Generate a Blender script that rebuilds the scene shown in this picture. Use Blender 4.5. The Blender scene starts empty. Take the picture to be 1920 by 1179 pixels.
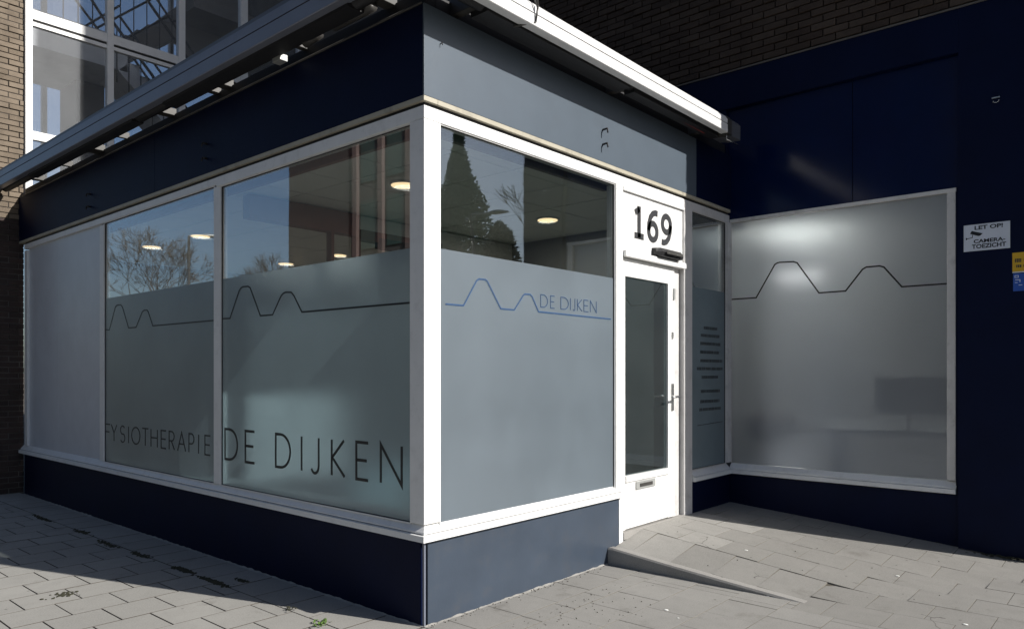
import bpy, bmesh, math, random
from mathutils import Vector, Matrix, noise
rnd = random.Random(7)
sc = bpy.context.scene
COL = sc.collection

# ------------------------------------------------------------------ camera
cam_d = bpy.data.cameras.new('camera'); cam = bpy.data.objects.new('camera', cam_d); COL.objects.link(cam)
cam.location = (-2.966, -3.278, 1.5)
cam.rotation_euler = (math.radians(90), 0, math.radians(41.125 - 90))
cam_d.sensor_width = 36; cam_d.lens = 26.18
cam_d.shift_y = (698 - 589.5) / 1920
cam_d.clip_start = .05; cam_d.clip_end = 2000
sc.camera = cam

# ------------------------------------------------------------------ light
TAN = .65
SD = Vector((.322, -.947, 0)); EL = math.atan(TAN)
to_sun = Vector((SD.x * math.cos(EL), SD.y * math.cos(EL), math.sin(EL))).normalized()
world = bpy.data.worlds.new('World'); sc.world = world; world.use_nodes = True
wn = world.node_tree.nodes; wl = world.node_tree.links
for n in list(wn): wn.remove(n)
sky = wn.new('ShaderNodeTexSky'); sky.sky_type = 'NISHITA'; sky.sun_disc = False
sky.sun_elevation = EL
sky.sun_rotation = math.atan2(to_sun.x, to_sun.y)
sky.altitude = 600; sky.air_density = 1.0; sky.dust_density = 2.8; sky.ozone_density = 2.6
bg = wn.new('ShaderNodeBackground'); bg.inputs['Strength'].default_value = .06
wo = wn.new('ShaderNodeOutputWorld')
wl.new(sky.outputs[0], bg.inputs['Color']); wl.new(bg.outputs[0], wo.inputs['Surface'])
sl = bpy.data.lights.new('sun', 'SUN'); sl.energy = 5.0; sl.angle = math.radians(.5); sl.color = (1, .96, .9)
so = bpy.data.objects.new('sun', sl); COL.objects.link(so)
so.rotation_euler = to_sun.to_track_quat('Z', 'Y').to_euler()
so.location = (0, 0, 30)
vs = sc.view_settings; vs.view_transform = 'Standard'; vs.look = 'None'; vs.gamma = 1; vs.use_curve_mapping = False
vs.exposure = .33
sc.cycles.max_bounces = 10; sc.cycles.transparent_max_bounces = 16; sc.cycles.diffuse_bounces = 4
sc.cycles.glossy_bounces = 4; sc.cycles.transmission_bounces = 6
sc.cycles.use_denoising = True
sc.cycles.sample_clamp_indirect = 6
sc.cycles.caustics_refractive = False; sc.cycles.caustics_reflective = False

# ------------------------------------------------------------------ materials
class NT:
    def __init__(s, name):
        s.m = bpy.data.materials.new(name); s.m.use_nodes = True; s.t = s.m.node_tree
        for n in list(s.t.nodes): s.t.nodes.remove(n)
        s.out = s.t.nodes.new('ShaderNodeOutputMaterial')
    def n(s, typ, **kw):
        nd = s.t.nodes.new(typ)
        for k, v in kw.items():
            if k in nd.inputs.keys(): nd.inputs[k].default_value = v
            else: setattr(nd, k, v)
        return nd
    def l(s, a, b): s.t.links.new(a, b)
    def mix(s, fac, a, b):
        m = s.n('ShaderNodeMixShader')
        if isinstance(fac, (int, float)): m.inputs[0].default_value = fac
        else: s.l(fac, m.inputs[0])
        s.l(a, m.inputs[1]); s.l(b, m.inputs[2]); return m.outputs[0]
    def math(s, op, a, b=None, clamp=False):
        m = s.n('ShaderNodeMath', operation=op); m.use_clamp = clamp
        for i, v in enumerate((a, b)):
            if v is None: continue
            if isinstance(v, (int, float)): m.inputs[i].default_value = v
            else: s.l(v, m.inputs[i])
        return m.outputs[0]
    def cmix(s, fac, a, b, blend='MIX'):
        m = s.n('ShaderNodeMix', data_type='RGBA', blend_type=blend)
        for i, v in ((0, fac), (6, a), (7, b)):
            if isinstance(v, (int, float)): m.inputs[i].default_value = v
            elif isinstance(v, tuple): m.inputs[i].default_value = (*v, 1)
            else: s.l(v, m.inputs[i])
        return m.outputs[2]
    def coord(s): 
        g = s.n('ShaderNodeNewGeometry'); return g.outputs['Position']
    def noise(s, scale, detail=4, rough=.6, vec=None, w=None):
        t = s.n('ShaderNodeTexNoise'); t.inputs['Scale'].default_value = scale
        t.inputs['Detail'].default_value = detail; t.inputs['Roughness'].default_value = rough
        s.l(vec if vec is not None else s.coord(), t.inputs['Vector']); return t.outputs['Fac']
    def ramp(s, f, p0, p1, c0=(0, 0, 0), c1=(1, 1, 1)):
        r = s.n('ShaderNodeValToRGB'); e = r.color_ramp.elements
        e[0].position = p0; e[1].position = p1; e[0].color = (*c0, 1); e[1].color = (*c1, 1)
        s.l(f, r.inputs[0]); return r.outputs[0]
    def end(s, sh): s.l(sh, s.out.inputs['Surface']); return s.m
    def schlick(s, f0):
        lw = s.n('ShaderNodeLayerWeight'); lw.inputs['Blend'].default_value = .5
        p = s.math('POWER', lw.outputs['Facing'], 5.0)
        return s.math('ADD', s.math('MULTIPLY', p, 1 - f0), f0)

def paint(name, c, rough=.45, var=.12, grime=.0, bump=.03, spec=.5, metal=0, gscale=6):
    t = NT(name)
    n1 = t.noise(3.1, 3); n2 = t.noise(60, 4)
    base = t.cmix(t.ramp(n1, .3, .7), tuple(x * (1 - var) for x in c), tuple(min(1, x * (1 + var)) for x in c))
    if grime > 0:
        g = t.noise(gscale, 6, .7)
        base = t.cmix(t.math('MULTIPLY', t.ramp(g, .52, .72), grime), base, (.09, .08, .07))
    b = t.n('ShaderNodeBsdfPrincipled', Roughness=rough, Metallic=metal)
    b.inputs['Specular IOR Level'].default_value = spec
    t.l(base, b.inputs['Base Color'])
    r = t.math('ADD', t.math('MULTIPLY', n2, .12), rough - .06); t.l(r, b.inputs['Roughness'])
    bp = t.n('ShaderNodeBump', Strength=bump, Distance=.01); t.l(t.noise(45, 3), bp.inputs['Height']); t.l(bp.outputs[0], b.inputs['Normal'])
    return t.end(b.outputs[0])

def flat(name, c, rough=.6, metal=0):
    t = NT(name); b = t.n('ShaderNodeBsdfPrincipled', Roughness=rough, Metallic=metal); b.inputs['Base Color'].default_value = (*c, 1)
    return t.end(b.outputs[0])

def emit(name, c, s):
    t = NT(name); e = t.n('ShaderNodeEmission', Strength=s); e.inputs[0].default_value = (*c, 1); return t.end(e.outputs[0])

def glass(name, tint=(.86, .93, .9), f0=.10, wav=.0, dust=0.0, wscale=1.5):
    t = NT(name)
    tr = t.n('ShaderNodeBsdfTransparent'); tr.inputs[0].default_value = (*tint, 1)
    gl = t.n('ShaderNodeBsdfGlossy', Roughness=0.0); gl.inputs['Color'].default_value = (.93, .97, 1, 1)
    if wav:
        bp = t.n('ShaderNodeBump', Strength=wav, Distance=.02); t.l(t.noise(wscale, 1, .4), bp.inputs['Height']); t.l(bp.outputs[0], gl.inputs['Normal'])
    sh = t.mix(t.schlick(f0), tr.outputs[0], gl.outputs[0])
    if dust:
        d = t.n('ShaderNodeBsdfDiffuse'); d.inputs[0].default_value = (.7, .72, .72, 1)
        sh = t.mix(t.math('MULTIPLY', t.ramp(t.noise(2.2, 4), .2, .8, (.5,) * 3, (1,) * 3), dust), sh, d.outputs[0])
    return t.end(sh)

def film(name, c=(.66, .74, .78), diff=.22, trl=.30, rrough=.42, grough=.28, f0=.05, ior=1.08):
    """etched window film: part of the light scatters back, part passes blurred"""
    t = NT(name)
    rf = t.n('ShaderNodeBsdfRefraction', Roughness=rrough, IOR=ior); rf.inputs['Color'].default_value = (*c, 1)
    tl = t.n('ShaderNodeBsdfTranslucent'); tl.inputs[0].default_value = (*c, 1)
    df = t.n('ShaderNodeBsdfDiffuse'); 
    n1 = t.noise(1.3, 3); t.l(t.cmix(t.ramp(n1, .3, .7), tuple(x * .86 for x in c), tuple(x * 1.12 for x in c)), df.inputs[0])
    gl = t.n('ShaderNodeBsdfGlossy', Roughness=grough)
    a = t.mix(trl / (1 - diff), rf.outputs[0], tl.outputs[0])
    b = t.mix(diff, a, df.outputs[0])
    return t.end(t.mix(t.schlick(f0), b, gl.outputs[0]))

def pavement_mat(name, c, crack=True, patch=1.0):
    t = NT(name)
    oi = t.n('ShaderNodeObjectInfo').outputs['Random']
    pos = t.coord()
    big = t.noise(.9, 4, .55, pos); mid = t.noise(7, 5, .65, pos); fine = t.noise(110, 4, .75, pos); sp = t.noise(420, 2, .5, pos)
    base = t.cmix(t.ramp(big, .3, .7), tuple(x * .84 for x in c), tuple(x * 1.08 for x in c))
    base = t.cmix(t.math('MULTIPLY', oi, .30 * patch), base, tuple(x * .62 for x in c))
    base = t.cmix(t.math('MULTIPLY', t.ramp(mid, .45, .75), .42), base, tuple(x * .62 for x in c))
    base = t.cmix(t.math('MULTIPLY', t.ramp(fine, .35, .65), .5), base, tuple(x * 1.35 for x in c))
    base = t.cmix(t.math('MULTIPLY', t.ramp(sp, .6, .72), .45), base, tuple(x * .38 for x in c))
    st = t.noise(2.6, 6, .75, pos)
    base = t.cmix(t.math('MULTIPLY', t.ramp(st, .58, .74), .5), base, (.10, .09, .075))
    vor = t.n('ShaderNodeTexVoronoi', Scale=5.5); t.l(pos, vor.inputs['Vector'])
    spots = t.math('LESS_THAN', vor.outputs['Distance'], .05)
    base = t.cmix(t.math('MULTIPLY', spots, .55), base, (.06, .055, .05))
    wv = t.n('ShaderNodeMix', data_type='VECTOR'); wv.inputs[0].default_value = .12
    nz = t.n('ShaderNodeTexNoise'); nz.inputs['Scale'].default_value = 6; nz.inputs['Detail'].default_value = 5; t.l(pos, nz.inputs['Vector']); t.l(pos, wv.inputs[4]); t.l(nz.outputs['Color'], wv.inputs[5])
    vc = t.n('ShaderNodeTexVoronoi', feature='DISTANCE_TO_EDGE', Scale=1.7); t.l(wv.outputs[1], vc.inputs['Vector'])
    crk = t.math('MULTIPLY', t.math('LESS_THAN', vc.outputs['Distance'], .004), t.math('GREATER_THAN', t.noise(1.1, 2, .5, pos), .64))
    if crack: base = t.cmix(t.math('MULTIPLY', crk, .7), base, (.05, .045, .04))
    b = t.n('ShaderNodeBsdfPrincipled', Roughness=.9); b.inputs['Specular IOR Level'].default_value = .25
    t.l(base, b.inputs['Base Color'])
    h = t.math('ADD', t.math('MULTIPLY', fine, .6), t.math('MULTIPLY', mid, .8))
    bp = t.n('ShaderNodeBump', Strength=.35, Distance=.004); t.l(h, bp.inputs['Height']); t.l(bp.outputs[0], b.inputs['Normal'])
    return t.end(b.outputs[0])

def brick_mat(name, c1, c2, rough=.88):
    t = NT(name)
    oi = t.n('ShaderNodeObjectInfo').outputs['Random']; pos = t.coord()
    v = t.n('ShaderNodeTexNoise'); v.inputs['Scale'].default_value = 4.2; t.l(pos, v.inputs['Vector'])
    base = t.cmix(oi, c1, c2)
    base = t.cmix(t.math('MULTIPLY', t.ramp(v.outputs['Fac'], .4, .7), .5), base, tuple(x * .5 for x in c1))
    f = t.noise(130, 4, .7, pos)
    base = t.cmix(t.math('MULTIPLY', t.ramp(f, .4, .7), .4), base, tuple(x * 1.5 for x in c2))
    b = t.n('ShaderNodeBsdfPrincipled', Roughness=rough); b.inputs['Specular IOR Level'].default_value = .2
    t.l(base, b.inputs['Base Color'])
    bp = t.n('ShaderNodeBump', Strength=.6, Distance=.006); t.l(f, bp.inputs['Height']); t.l(bp.outputs[0], b.inputs['Normal'])
    return t.end(b.outputs[0])

M = {}
M['white'] = paint('white_frame_paint', (.78, .78, .77), .38, .04, .14, gscale=9)
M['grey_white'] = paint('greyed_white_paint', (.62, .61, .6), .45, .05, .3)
M['cream'] = paint('cream_strip', (.42, .39, .31), .55, .1, .4)
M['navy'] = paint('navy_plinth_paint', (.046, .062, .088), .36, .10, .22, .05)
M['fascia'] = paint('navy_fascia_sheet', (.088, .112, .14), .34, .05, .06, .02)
M['navy_deep'] = paint('deep_navy_wall', (.002, .0055, .027), .5, .12, .0, .06, .12)  # deep navy paint; on the short fascia sheet it stands for cast shade
M['navy_panel'] = paint('navy_gloss_panel', (.002, .008, .042), .14, .1, .0, .01, .3)
M['black'] = paint('black_rubber', (.012, .012, .014), .6, .1)
M['dark_metal'] = paint('dark_metal', (.05, .048, .045), .45, .2, .3)
M['awning_white'] = paint('white_coated_aluminium', (.72, .72, .72), .3, .03, .12)
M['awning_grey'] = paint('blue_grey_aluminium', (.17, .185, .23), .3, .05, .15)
M['cap'] = paint('grey_plastic_cap', (.10, .105, .12), .4, .1)
M['red'] = paint('red_awning_cloth', (.35, .04, .03), .8, .1)
M['gasket'] = flat('grey_rubber_gasket', (.035, .035, .035), .6)
M['steel'] = paint('brushed_steel', (.55, .55, .54), .28, .05, metal=.9)
M['dull_metal'] = paint('dull_aluminium', (.42, .43, .42), .4, .1, .2, metal=.3)
M['bitumen'] = paint('bitumen_roof', (.03, .03, .032), .85, .2)
M['blacklet'] = flat('black_vinyl', (.006, .008, .012), .4)
M['greylet'] = flat('dark_grey_vinyl', (.035, .036, .04), .45)
M['paleprint'] = flat('pale_grey_print', (.055, .065, .072), .45)
M['fadelet'] = flat('faded_grey_vinyl', (.030, .033, .038), .5)
M['bluelet'] = flat('blue_vinyl', (.015, .065, .17), .5)
M['glass'] = glass('clear_glazing', (.95, .965, .96), .25, .012)
M['glass_r'] = glass('wavy_glazing', (.93, .97, .96), .20, .07, wscale=2.4)
M['glass_t'] = glass('stair_glazing', (.97, .98, 1), .04, .02, dust=.09)
M['glass_b'] = glass('back_glazing', (1, 1, 1), .03)
M['glass_door'] = glass('tinted_door_glazing', (.50, .62, .64), .12, .02, dust=.03)
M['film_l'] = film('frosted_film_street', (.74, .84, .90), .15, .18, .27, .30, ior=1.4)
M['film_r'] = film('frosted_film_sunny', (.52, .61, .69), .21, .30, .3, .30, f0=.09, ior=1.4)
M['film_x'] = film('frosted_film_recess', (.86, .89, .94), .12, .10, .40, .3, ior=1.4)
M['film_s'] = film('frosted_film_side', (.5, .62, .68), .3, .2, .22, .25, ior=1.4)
M['panel_l'] = paint('pale_board', (.58, .61, .66), .3, .05, .05)
M['tile'] = pavement_mat('concrete_tile', (.315, .308, .288))
M['tile_r'] = pavement_mat('concrete_tile_ramp', (.235, .228, .213))
M['tile_front'] = pavement_mat('concrete_tile_front', (.262, .255, .24))
M['tile_light'] = pavement_mat('pale_concrete_slab', (.285, .277, .26))
M['kerb'] = pavement_mat('kerb_concrete', (.29, .28, .265), patch=.2)
M['sand'] = pavement_mat('jointing_sand', (.10, .09, .075))
M['joint_pale'] = paint('pale_joint_dirt', (.15, .14, .12), .95, .3)
M['joint'] = paint('joint_dirt', (.075, .066, .055), .95, .4)
M['asphalt'] = pavement_mat('asphalt', (.055, .055, .055))
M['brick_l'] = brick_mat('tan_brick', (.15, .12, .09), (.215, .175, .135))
M['brick_ld'] = brick_mat('dark_low_brick', (.045, .036, .034), (.07, .05, .045))  # darker brick colour for the lower courses of the pier
M['brick_r'] = brick_mat('brown_brick', (.045, .032, .026), (.08, .06, .047))
M['mortar_d'] = paint('dark_mortar', (.05, .042, .035), .95, .2)
M['mortar_l'] = paint('pale_mortar', (.12, .11, .10), .95, .2)
M['concrete'] = paint('pale_concrete', (.55, .56, .56), .8, .1, .2)
M['concrete_d'] = paint('brown_grey_concrete', (.16, .15, .14), .8, .1, .2)
M['rail'] = flat('dark_rail', (.012, .014, .022), .45)
M['ceiling'] = paint('ceiling_board', (.62, .64, .60), .9, .03)
M['tbar'] = flat('ceiling_bar', (.16, .16, .15), .7)
M['inwall'] = paint('interior_wall', (.66, .66, .65), .8, .05)
M['inwall_d'] = paint('interior_wall_dark', (.26, .27, .27), .8, .05)
M['redwood'] = paint('red_brown_wood', (.13, .045, .03), .6, .2)
M['floor'] = paint('interior_floor', (.40, .37, .33), .5, .1)
M['lampsoft'] = emit('soft_lamp_glow', (1, .86, .66), .5)
M['lampglow'] = emit('lamp_glow', (1, .74, .42), 1.5)
M['brown'] = flat('brown_leather', (.13, .07, .05), .6)
M['white_in'] = flat('white_laminate', (.86, .88, .88), .4)
M['dark_in'] = flat('dark_plastic', (.04, .04, .05), .5)
M['moss'] = paint('moss', (.032, .032, .018), .95, .4)
M['weed'] = paint('weed_leaf', (.12, .22, .04), .7, .3)
M['leaf'] = paint('conifer_leaf', (.05, .13, .075), .8, .4)
M['leaf2'] = paint('bush_leaf', (.03, .045, .03), .8, .4)
M['bark'] = paint('bark', (.09, .07, .05), .9, .3)
M['facade'] = paint('far_facade', (.045, .042, .04), .85, .15)
M['pink'] = paint('pinkish_pilaster', (.12, .085, .078), .8, .1)
M['gwin'] = paint('green_window_panel', (.03, .06, .05), .5, .1)
M['sign_white'] = paint('white_sign_sheet', (.62, .66, .74), .4, .03)
M['sign_yel'] = flat('yellow_sticker', (.62, .38, .02), .45)
M['sign_blue'] = flat('blue_sticker', (.02, .09, .42), .45)
M['sign_w'] = flat('white_print', (.75, .8, .85), .5)
M['litter'] = flat('pale_fleck', (.8, .8, .76), .8)

# ------------------------------------------------------------------ object helpers
W = {}
def props(o, label=None, cat=None, group=None, kind=None):
    if label: o['label'] = label
    if cat: o['category'] = cat
    if group: o['group'] = group
    if kind: o['kind'] = kind
    return o
def thing(name, loc, label, cat, group=None):
    o = bpy.data.objects.new(name, None); o.empty_display_size = .1; COL.objects.link(o)
    o.location = loc; W[o.name] = Vector(loc); return props(o, label, cat, group)
def link_mesh(name, me, mat, parent=None, label=None, kind=None, cat=None, group=None, origin=None, smooth=False):
    if mat is not None and not me.materials: me.materials.append(M[mat] if isinstance(mat, str) else mat)
    if origin is None:
        vs_ = [v.co for v in me.vertices]
        lo = Vector((min(v.x for v in vs_), min(v.y for v in vs_), min(v.z for v in vs_)))
        hi = Vector((max(v.x for v in vs_), max(v.y for v in vs_), max(v.z for v in vs_)))
        origin = Vector(((lo.x + hi.x) / 2, (lo.y + hi.y) / 2, lo.z))
        me.transform(Matrix.Translation(-origin))
    o = bpy.data.objects.new(name, me); COL.objects.link(o)
    W[o.name] = Vector(origin)
    if parent: o.parent = parent; o.location = origin - W[parent.name]
    else: o.location = origin
    if smooth:
        for p in me.polygons: p.use_smooth = True
    return props(o, label, cat, group, kind)
def bm_mesh(bm, name='mesh'):
    me = bpy.data.meshes.new(name); bm.to_mesh(me); bm.free(); return me
def bm_box(bm, x0, x1, y0, y1, z0, z1):
    v = [bm.verts.new((x, y, z)) for z in (z0, z1) for y in (y0, y1) for x in (x0, x1)]
    for f in ((0, 2, 3, 1), (4, 5, 7, 6), (0, 1, 5, 4), (2, 6, 7, 3), (0, 4, 6, 2), (1, 3, 7, 5)): bm.faces.new([v[i] for i in f])
def box(name, b, mat, parent=None, bev=.0, **kw):
    x0, x1, y0, y1, z0, z1 = b
    bm = bmesh.new(); bm_box(bm, min(x0, x1), max(x0, x1), min(y0, y1), max(y0, y1), z0, z1)
    if bev: bmesh.ops.bevel(bm, geom=bm.edges[:], offset=bev, segments=2, affect='EDGES', profile=.6)
    return link_mesh(name, bm_mesh(bm, name), mat, parent, **kw)
def prism(name, poly, mapf, d0, d1, mat, parent=None, **kw):
    """extrude a 2D polygon (u,v) between depths d0,d1; mapf(u,v,d)->world"""
    bm = bmesh.new(); a = [bm.verts.new(mapf(u, v, d0)) for u, v in poly]; b = [bm.verts.new(mapf(u, v, d1)) for u, v in poly]
    n = len(poly); bm.faces.new(a); bm.faces.new(b[::-1])
    for i in range(n): bm.faces.new((a[i], b[i], b[(i + 1) % n], a[(i + 1) % n]))
    bmesh.ops.recalc_face_normals(bm, faces=bm.faces[:])
    return link_mesh(name, bm_mesh(bm, name), mat, parent, **kw)
def bm_tube(bm, p0, p1, r0, r1=None, n=8, cap=True):
    r1 = r0 if r1 is None else r1
    p0 = Vector(p0); p1 = Vector(p1); d = (p1 - p0)
    if d.length < 1e-6: return
    d.normalize(); u = d.orthogonal().normalized(); w = d.cross(u)
    A = []; B = []
    for i in range(n):
        a = 2 * math.pi * i / n; o = u * math.cos(a) + w * math.sin(a)
        A.append(bm.verts.new(p0 + o * r0)); B.append(bm.verts.new(p1 + o * r1))
    for i in range(n): bm.faces.new((A[i], A[(i + 1) % n], B[(i + 1) % n], B[i]))
    if cap and n > 2: bm.faces.new(A[::-1]); bm.faces.new(B)
def tubes(name, segs, mat, parent=None, n=8, **kw):
    bm = bmesh.new()
    for s in segs: bm_tube(bm, s[0], s[1], s[2], s[3] if len(s) > 3 else None, n)
    return link_mesh(name, bm_mesh(bm, name), mat, parent, smooth=True, **kw)

# plane mappings: L = street face x=0 looking +X ; R = sunny face y=0 ; X = recess wall
def mapL(x0=0.0): return lambda y, z, w: Vector((x0 - w, y, z))
def mapR(y0=0.0): return lambda x, z, w: Vector((x, y0 - w, z))
def ribbon_bm(bm, pts, width, mapf, w0, w1):
    """a flat stroke along pts with mitred joints"""
    P = [Vector((a, b)) for a, b in pts]; n = len(P)
    closed = n > 2 and (P[0] - P[-1]).length < 1e-5
    if closed: P = P[:-1]; n -= 1
    L = []; R_ = []
    for i in range(n):
        if closed: a = P[(i - 1) % n]; b = P[(i + 1) % n]
        else: a = P[max(i - 1, 0)]; b = P[min(i + 1, n - 1)]
        d1 = (P[i] - a); d2 = (b - P[i])
        if d1.length < 1e-9: d1 = d2
        if d2.length < 1e-9: d2 = d1
        d1 = d1.normalized(); d2 = d2.normalized(); t = (d1 + d2)
        t = t.normalized() if t.length > 1e-4 else d1
        nn = Vector((-t.y, t.x)); k = max(.35, nn.dot(Vector((-d1.y, d1.x))))
        L.append(P[i] + nn * (width / 2 / k)); R_.append(P[i] - nn * (width / 2 / k))
    va = [[bm.verts.new(mapf(q.x, q.y, w)) for q in Q] for Q in (L, R_) for w in (w0, w1)]
    l0, l1, r0, r1 = va
    rng = range(n) if closed else range(n - 1)
    for i in rng:
        j = (i + 1) % n
        bm.faces.new((l1[i], l1[j], r1[j], r1[i])); bm.faces.new((l0[i], r0[i], r0[j], l0[j]))
        bm.faces.new((l0[i], l0[j], l1[j], l1[i])); bm.faces.new((r0[i], r1[i], r1[j], r0[j]))
    if not closed:
        bm.faces.new((l0[0], l1[0], r1[0], r0[0])); bm.faces.new((l0[-1], r0[-1], r1[-1], l1[-1]))
def ribbon(name, paths, width, mapf, w0, w1, mat, parent, **kw):
    bm = bmesh.new()
    for p in paths: ribbon_bm(bm, p, width, mapf, w0, w1)
    bmesh.ops.recalc_face_normals(bm, faces=bm.faces[:])
    return link_mesh(name, bm_mesh(bm, name), mat, parent, **kw)

def arc(cx, cy, rx, ry, a0, a1, n=10):
    return [(cx + rx * math.cos(math.radians(a0 + (a1 - a0) * i / n)), cy + ry * math.sin(math.radians(a0 + (a1 - a0) * i / n))) for i in range(n + 1)]
GLYPH = {
 'D': [[(0, 0), (0, 1), (.35, 1)] + arc(.35, .5, .65, .5, 90, -90, 14)[1:] + [(0, 0)]],
 'E': [[(1, 1), (0, 1), (0, 0), (1, 0)], [(0, .52), (.88, .52)]],
 'I': [[(0, 0), (0, 1)]],
 'J': [[(1, 1), (1, .22)] + arc(.5, .22, .5, .24, 0, -150, 8)[1:]],
 'K': [[(0, 0), (0, 1)], [(.95, 1), (.04, .5), (1, 0)]],
 'N': [[(0, 0), (0, 1), (1, 0), (1, 1)]],
 'F': [[(1, 1), (0, 1), (0, 0)], [(0, .52), (.85, .52)]],
 'Y': [[(0, 1), (.5, .5), (.5, 0)], [(1, 1), (.5, .5)]],
 'S': [arc(.5, .74, .48, .26, 35, 250, 10) + arc(.5, .26, .5, .26, 70, -145, 10)],
 'O': [arc(.5, .5, .5, .5, 0, 360, 22)],
 'T': [[(0, 1), (1, 1)], [(.5, 1), (.5, 0)]],
 'H': [[(0, 0), (0, 1)], [(1, 0), (1, 1)], [(0, .52), (1, .52)]],
 'R': [[(0, 0), (0, 1), (.45, 1)] + arc(.45, .74, .5, .26, 90, -90, 8)[1:] + [(0, .48)], [(.4, .48), (1, 0)]],
 'A': [[(0, 0), (.5, 1), (1, 0)], [(.2, .38), (.8, .38)]],
 'P': [[(0, 0), (0, 1), (.45, 1)] + arc(.45, .73, .5, .27, 90, -90, 8)[1:] + [(0, .46)]],
}
def lettering(name, chars, z0, z1, width, mapf, w0, w1, mat, parent, **kw):
    """chars: (letter, u_left, u_right)"""
    for c, u0, u1 in chars:
        paths = [[(u0 + (u1 - u0) * x, z0 + (z1 - z0) * y) for x, y in g] for g in GLYPH[c]]
        ribbon(name, paths, width, mapf, w0, w1, mat, parent, **kw)
def text_mesh(body, u0, u1, v0, v1, mapf, w0, w1, offset=.0):
    cu = bpy.data.curves.new('lettering_curve', 'FONT'); cu.body = body; cu.offset = offset; cu.resolution_u = 4; cu.extrude = .5
    o = bpy.data.objects.new('lettering_temp', cu); COL.objects.link(o)
    dg = bpy.context.evaluated_depsgraph_get(); dg.update()
    me = bpy.data.meshes.new_from_object(o.evaluated_get(dg)); bpy.data.objects.remove(o); bpy.data.curves.remove(cu)
    xs = [v.co.x for v in me.vertices]; ys = [v.co.y for v in me.vertices]; zs_ = [v.co.z for v in me.vertices]
    for v in me.vertices:
        a = (v.co.x - min(xs)) / (max(xs) - min(xs)) if False else (v.co.x - X0(xs)) / (X1_(xs) - X0(xs))
        b = (v.co.y - X0(ys)) / (X1_(ys) - X0(ys)); c = 1 if v.co.z > 0 else 0
        v.co = mapf(u0 + (u1 - u0) * a, v0 + (v1 - v0) * b, w0 + (w1 - w0) * c)
    bm = bmesh.new(); bm.from_mesh(me); bmesh.ops.recalc_face_normals(bm, faces=bm.faces[:]); bm.to_mesh(me); bm.free()
    me.materials.clear(); return me
_c = {}
def X0(l):
    k = (id(l), 0)
    if k not in _c: _c[k] = (min(l), l)
    return _c[k][0]
def X1_(l):
    k = (id(l), 1)
    if k not in _c: _c[k] = (max(l), l)
    return _c[k][0]

# ------------------------------------------------------------------ ground
RX = 4.12      # plane of the recess wall
FX = 4.07      # plane of the navy wall round it
YE = -2.62     # street end of the big building
def zs(x, y):
    """height of the pavement: level, rising to the door threshold on a ramp"""
    if x < 1.97 or y > .3: return 0.0
    yy = min(y, 0)
    Lr = 1.5 + (x - 2.0) / 2.1 * 1.25
    z = .2 * max(0, 1 + yy / Lr)
    zl = .115 * max(0, 1 + yy / 1.5)
    k = min(1, max(0, (x - 2.03) / .41))
    return zl + (z - zl) * k
bm = bmesh.new(); s = 900
vs4 = [bm.verts.new(p) for p in ((-s, -s, -.03), (s, -s, -.03), (s, s, -.03), (-s, s, -.03))]; bm.faces.new(vs4)
link_mesh('ground', bm_mesh(bm), 'sand', kind='structure', origin=Vector((0, 0, 0)))
box('road', (-11.5, -5.6, -120, 160, -.13, -.018), 'asphalt', kind='structure')
bed = box('pavement', (-5.3, 1.95, -9, 7.4, -.06, -.009), 'sand', kind='structure')
# ramp body following the slope
bm = bmesh.new(); nx, ny = 44, 40
g = [[bm.verts.new((1.97 + (4.2 - 1.97) * i / nx, -5 + 5.05 * j / ny, zs(1.971 + (4.2 - 1.97) * i / nx, -5 + 5.05 * j / ny) - .010)) for j in range(ny + 1)] for i in range(nx + 1)]
for i in range(nx):
    for j in range(ny): bm.faces.new((g[i][j], g[i + 1][j], g[i + 1][j + 1], g[i][j + 1]))
ramp = link_mesh('entrance_ramp', bm_mesh(bm), 'sand', kind='structure')

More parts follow.
